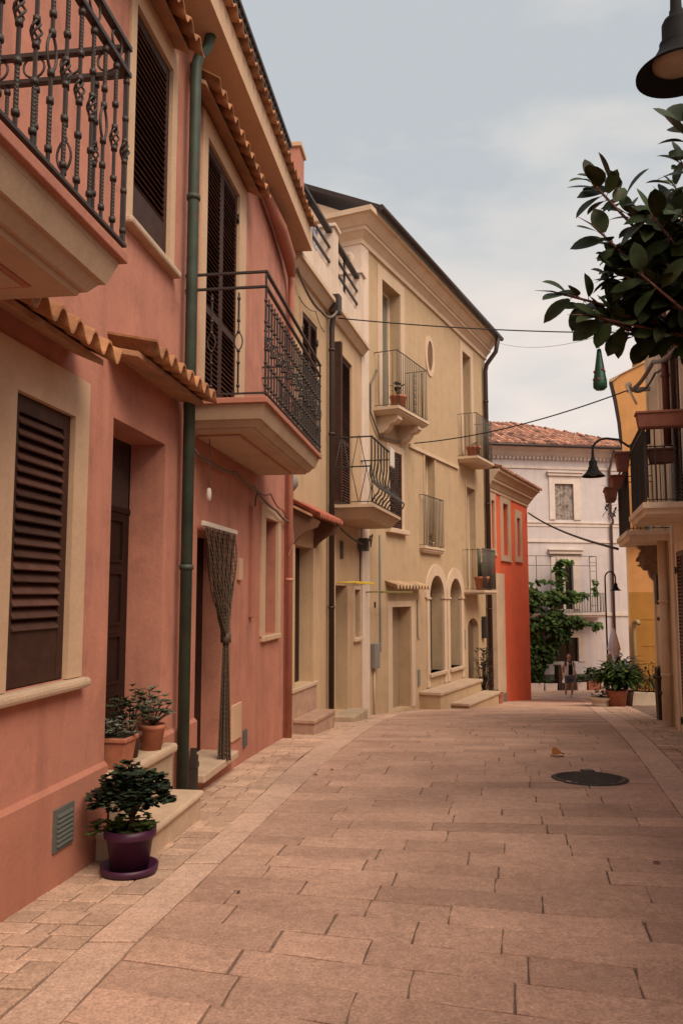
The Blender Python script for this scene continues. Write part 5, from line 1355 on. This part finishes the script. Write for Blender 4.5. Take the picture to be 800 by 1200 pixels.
def man(P, rz):
    e = empty('person', P, rz, 'bald man walking in black shirt, open beige jacket, denim shorts and white shoes', 'person')
    J = dict(pelvis=(0, 0, .92, (.15, .105)), waist=(0, 0, 1.06, (.14, .10)), chest=(0, -.01, 1.26, (.165, .11)), neckb=(0, 0, 1.43, (.075, .07)), neck=(0, -.01, 1.49, .055), chin=(0, -.03, 1.56, (.066, .075)), head=(0, -.02, 1.65, (.078, .095)), crown=(0, -.01, 1.73, (.055, .065)),
             shl=(.17, 0, 1.39, .06), ell=(.25, .05, 1.12, .042), wrl=(.26, -.08, .90, .028), hal=(.25, -.12, .82, .03), shr=(-.17, 0, 1.39, .06), elr=(-.26, .05, 1.13, .042), wrr=(-.30, -.03, .90, .028), har=(-.31, -.05, .81, .03),
             hil=(.09, 0, .86, .10), knl=(.10, -.12, .50, .062), anl=(.10, .02, .10, .038), tol=(.11, -.10, .05, .034), hir=(-.09, 0, .86, .10), knr=(-.10, .03, .49, .062), anr=(-.11, .12, .11, .038), tor=(-.12, .01, .05, .034))
    ed = [('pelvis', 'waist'), ('waist', 'chest'), ('chest', 'neckb'), ('neckb', 'neck'), ('neck', 'chin'), ('chin', 'head'), ('head', 'crown'), ('chest', 'shl'), ('shl', 'ell'), ('ell', 'wrl'), ('wrl', 'hal'), ('chest', 'shr'), ('shr', 'elr'), ('elr', 'wrr'), ('wrr', 'har'),
          ('pelvis', 'hil'), ('hil', 'knl'), ('knl', 'anl'), ('anl', 'tol'), ('pelvis', 'hir'), ('hir', 'knr'), ('knr', 'anr'), ('anr', 'tor')]
    for sd, h in (('l', (.25, -.12, .82)), ('r', (-.31, -.05, .81))):
        for q, (dx, dy, dz) in enumerate(((-.03, -.02, -.085), (-.01, -.015, -.10), (.012, -.01, -.095), (.03, -.005, -.075))):
            J['f%s%d' % (sd, q)] = (h[0] + dx, h[1] + dy, h[2] + dz, .009); ed.append(('ha' + sd, 'f%s%d' % (sd, q)))
        J['t' + sd] = (h[0] + (-.045 if sd == 'l' else .045), h[1] - .03, h[2] - .02, .010); ed.append(('ha' + sd, 't' + sd))
    b = skin_body('body', J, ed, SKIN, e, root='pelvis')
    f = MB(); f.lathe([(0, .02), (.014, .0), (.018, -.03), (0, -.04)], (0, -.118, 1.63), 8)
    for s in (-1, 1): f.lathe([(0, .03), (.015, .015), (.018, -.01), (0, -.03)], (s * .084, -.01, 1.63), 8)
    f.build('nose_and_ears', SKIN, e)
    f = MB()
    for s in (-1, 1): f.lathe([(0, .008), (.012, 0), (0, -.008)], (s * .032, -.107, 1.66), 8)
    f.box(-.025, .025, -.108, -.095, 1.575, 1.585); f.build('eyes_and_mouth', DARK, e)
    T = {k: J[k] for k in ('pelvis', 'waist', 'chest')}
    T = dict(pelvis=(0, 0, .90, (.165, .12)), waist=(0, 0, 1.06, (.158, .118)), chest=(0, -.01, 1.26, (.18, .125)), top=(0, 0, 1.40, (.11, .09)), sl=(.16, 0, 1.38, .075), sle=(.225, .035, 1.22, .062), sr=(-.16, 0, 1.38, .075), sre=(-.235, .035, 1.22, .062))
    skin_body('shirt', T, [('pelvis', 'waist'), ('waist', 'chest'), ('chest', 'top'), ('chest', 'sl'), ('sl', 'sle'), ('chest', 'sr'), ('sr', 'sre')], SHIRT, e, root='waist')
    for s in (-1, 1):
        j = MB(); P_ = [(.075, -.145, 1.42), (.10, -.155, 1.20), (.11, -.15, .86), (.19, -.10, .84), (.205, .02, .85), (.215, .02, 1.15), (.20, .0, 1.38), (.13, -.03, 1.45)]
        j.add([(s * x, y, z) for x, y, z in P_] + [(s * x * .93, y * .9 + .01, z) for x, y, z in P_], [(0, 1, 6, 7), (1, 2, 3, 6), (3, 4, 5, 6), (8, 15, 14, 9), (9, 14, 11, 10), (11, 14, 13, 12), (0, 8, 9, 1), (1, 9, 10, 2)])
        j.build('jacket_panel', VEST, e)
    j = MB(); j.tube([(-.19, .02, 1.40), (-.255, .05, 1.17)], [.082, .07], 12); j.build('jacket_sleeve', VEST, e); j = MB(); j.tube([(.19, .02, 1.40), (.245, .05, 1.17)], [.082, .07], 12); j.build('jacket_sleeve', VEST, e)
    Sh = dict(p=(0, 0, .90, (.17, .125)), l=(.095, 0, .82, .115), l2=(.10, -.10, .55, .088), r=(-.095, 0, .82, .115), r2=(-.10, .025, .54, .088))
    skin_body('shorts', Sh, [('p', 'l'), ('l', 'l2'), ('p', 'r'), ('r', 'r2')], DENIM, e, root='p')
    for (x, y) in ((.105, -.03), (-.115, .07)):
        s = MB(); s.frust(x - .05, x + .05, y - .14, y + .13, 0, x - .045, x + .045, y - .13, y + .12, .05); s.frust(x - .045, x + .045, y - .12, y + .12, .05, x - .035, x + .035, y - .0, y + .11, .11); s.build('shoe', SHOE, e, bevel=.015)
man((9.12, 33.2, G(33.2)), R_(12))
def stander(P, rz):
    e = empty('person', P, rz, 'grey haired person in dark clothes standing half hidden behind the big aspidistra', 'person')
    J = dict(pelvis=(0, 0, .84, (.155, .115)), waist=(0, -.01, .98, (.14, .105)), chest=(0, -.02, 1.17, (.155, .105)), neckb=(0, -.02, 1.32, .068), neck=(0, -.035, 1.37, .05), chin=(0, -.06, 1.43, (.06, .068)), head=(0, -.05, 1.51, (.074, .088)), crown=(0, -.04, 1.575, .05),
             shl=(.16, 0, 1.28, .055), ell=(.25, -.10, 1.05, .042), wrl=(.14, -.28, 1.12, .028), hal=(.08, -.33, 1.15, .028), shr=(-.16, 0, 1.28, .055), elr=(-.27, -.16, 1.20, .042), wrr=(-.10, -.26, 1.36, .028), har=(-.05, -.26, 1.42, .028),
             hil=(.09, 0, .78, .095), knl=(.10, -.03, .44, .06), anl=(.10, .02, .09, .038), tol=(.11, -.11, .045, .032), hir=(-.09, 0, .78, .095), knr=(-.10, -.02, .44, .06), anr=(-.10, .04, .09, .038), tor=(-.11, -.09, .045, .032))
    ed = [('pelvis', 'waist'), ('waist', 'chest'), ('chest', 'neckb'), ('neckb', 'neck'), ('neck', 'chin'), ('chin', 'head'), ('head', 'crown'), ('chest', 'shl'), ('shl', 'ell'), ('ell', 'wrl'), ('wrl', 'hal'), ('chest', 'shr'), ('shr', 'elr'), ('elr', 'wrr'), ('wrr', 'har'),
          ('pelvis', 'hil'), ('hil', 'knl'), ('knl', 'anl'), ('anl', 'tol'), ('pelvis', 'hir'), ('hir', 'knr'), ('knr', 'anr'), ('anr', 'tor')]
    for sd, h, dd in (('l', (.08, -.33, 1.15), (-.06, -.05, .01)), ('r', (-.05, -.26, 1.42), (.03, -.02, .075))):
        for q in range(4):
            J['f%s%d' % (sd, q)] = (h[0] + dd[0] * (1 - .1 * abs(q - 1)), h[1] + dd[1], h[2] + dd[2] + (q - 1.5) * .018, .009); ed.append(('ha' + sd, 'f%s%d' % (sd, q)))
        J['t' + sd] = (h[0] + dd[0] * .4, h[1] - .03, h[2] + .045, .010); ed.append(('ha' + sd, 't' + sd))
    skin_body('body', J, ed, SKIN, e, root='pelvis')
    T = dict(p=(0, 0, .83, (.17, .13)), w=(0, -.01, .99, (.158, .122)), c=(0, -.02, 1.17, (.172, .12)), t=(0, -.02, 1.30, (.105, .085)), sl=(.16, 0, 1.28, .07), el=(.25, -.10, 1.05, .056), wl=(.155, -.265, 1.115, .042), sr=(-.16, 0, 1.28, .07), er=(-.27, -.16, 1.20, .056), wr=(-.115, -.25, 1.34, .042))
    skin_body('jumper', T, [('p', 'w'), ('w', 'c'), ('c', 't'), ('c', 'sl'), ('sl', 'el'), ('el', 'wl'), ('c', 'sr'), ('sr', 'er'), ('er', 'wr')], SHIRT, e, root='w')
    Tr = dict(p=(0, 0, .83, (.17, .13)), l=(.09, 0, .76, .112), k=(.10, -.03, .44, .078), a=(.10, .02, .12, .06), r=(-.09, 0, .76, .112), q=(-.10, -.02, .44, .078), b=(-.10, .04, .12, .06))
    skin_body('trousers', Tr, [('p', 'l'), ('l', 'k'), ('k', 'a'), ('p', 'r'), ('r', 'q'), ('q', 'b')], DENIM, e, root='p')
    h = MB(); h.lathe([(0, 1.645), (.05, 1.635), (.09, 1.59), (.10, 1.53), (.094, 1.47), (.08, 1.45)], (0, -.022, 0), 16); h.build('hair', HAIRG, e)
    f = MB(); f.lathe([(0, .02), (.013, 0), (.016, -.025), (0, -.035)], (0, -.143, 1.50), 8); f.build('nose', SKIN, e)
    for x, y in ((.105, -.03), (-.105, -.01)):
        s = MB(); s.frust(x - .048, x + .048, y - .13, y + .11, 0, x - .04, x + .04, y - .12, y + .1, .075); s.build('shoe', DARK, e, bevel=.015)
stander((9.72, 30.0, G(30.0)), R_(-20))
# =================================================================== CAMERA, LIGHT, SKY
cam = bpy.data.cameras.new('camera'); co = bpy.data.objects.new('camera', cam); COL.objects.link(co)
cam.sensor_fit = 'VERTICAL'; cam.sensor_height = 36; cam.sensor_width = 24; cam.lens = 36 * 955 / 1200
cam.clip_start = .05; cam.clip_end = 2000
co.location = (0, 0, 4.4); co.rotation_euler = (R_(90) + math.atan(97 / 955), 0, 0)
SC.camera = co
SUN_EL, SUN_AZ = 50, 143           # azimuth clockwise from +Y: from the right, a little behind the camera
sl = bpy.data.lights.new('sun', 'SUN'); so = bpy.data.objects.new('sun', sl); COL.objects.link(so)
sl.energy = 2.5; sl.angle = R_(40); sl.color = (1, .83, .65)
dv = Vector((math.sin(R_(SUN_AZ)) * math.cos(R_(SUN_EL)), math.cos(R_(SUN_AZ)) * math.cos(R_(SUN_EL)), math.sin(R_(SUN_EL))))
so.rotation_euler = dv.to_track_quat('Z', 'Y').to_euler(); so.location = (8, -8, 40)
wd = bpy.data.worlds.new('World'); SC.world = wd; wd.use_nodes = True
nt = wd.node_tree; N = nt.nodes; L = nt.links; N.clear()
out = N.new('ShaderNodeOutputWorld'); bg1 = N.new('ShaderNodeBackground'); bg2 = N.new('ShaderNodeBackground'); mix = N.new('ShaderNodeMixShader')
sky = N.new('ShaderNodeTexSky'); sky.sky_type = 'NISHITA'; sky.sun_disc = False
sky.sun_elevation = R_(SUN_EL); sky.sun_rotation = R_(SUN_AZ); sky.air_density = 1; sky.dust_density = 3; sky.altitude = 100
L.new(sky.outputs[0], bg1.inputs[0]); bg1.inputs[1].default_value = .1
tc = N.new('ShaderNodeTexCoord'); sep = N.new('ShaderNodeSeparateXYZ'); L.new(tc.outputs['Generated'], sep.inputs[0])
mp = N.new('ShaderNodeMapping'); mp.inputs['Scale'].default_value = (1, 1, 2.6); mp.inputs['Location'].default_value = (.35, .2, .1); L.new(tc.outputs['Generated'], mp.inputs[0])
ns = N.new('ShaderNodeTexNoise'); ns.inputs['Scale'].default_value = 3.2; ns.inputs['Detail'].default_value = 5; ns.inputs['Roughness'].default_value = .5
L.new(mp.outputs[0], ns.inputs['Vector'])
ad = N.new('ShaderNodeMath'); ad.operation = 'MULTIPLY_ADD'; L.new(ns.outputs['Fac'], ad.inputs[0]); ad.inputs[1].default_value = 1.0; L.new(sep.outputs['Z'], ad.inputs[2])
cr = N.new('ShaderNodeValToRGB'); L.new(ad.outputs[0], cr.inputs[0])
el = cr.color_ramp.elements
el[0].position = .48; el[0].color = (1.2, .98, .84, 1); el[1].position = 1.0; el[1].color = (.53, .565, .59, 1)
for p, c in ((.62, (.90, .79, .715, 1)), (.76, (.755, .705, .665, 1)), (.88, (.67, .66, .645, 1))):
    x = el.new(p); x.color = c
L.new(cr.outputs[0], bg2.inputs[0]); bg2.inputs[1].default_value = .68
mix.inputs[0].default_value = .96
L.new(bg1.outputs[0], mix.inputs[1]); L.new(bg2.outputs[0], mix.inputs[2]); L.new(mix.outputs[0], out.inputs[0])
SC.view_settings.view_transform = 'Standard'; SC.view_settings.look = 'None'; SC.view_settings.exposure = 0.6; SC.view_settings.gamma = 1
SC.view_settings.use_curve_mapping = False
SC.render.engine = 'CYCLES'; SC.cycles.max_bounces = 6; SC.cycles.diffuse_bounces = 4; SC.cycles.use_denoising = True
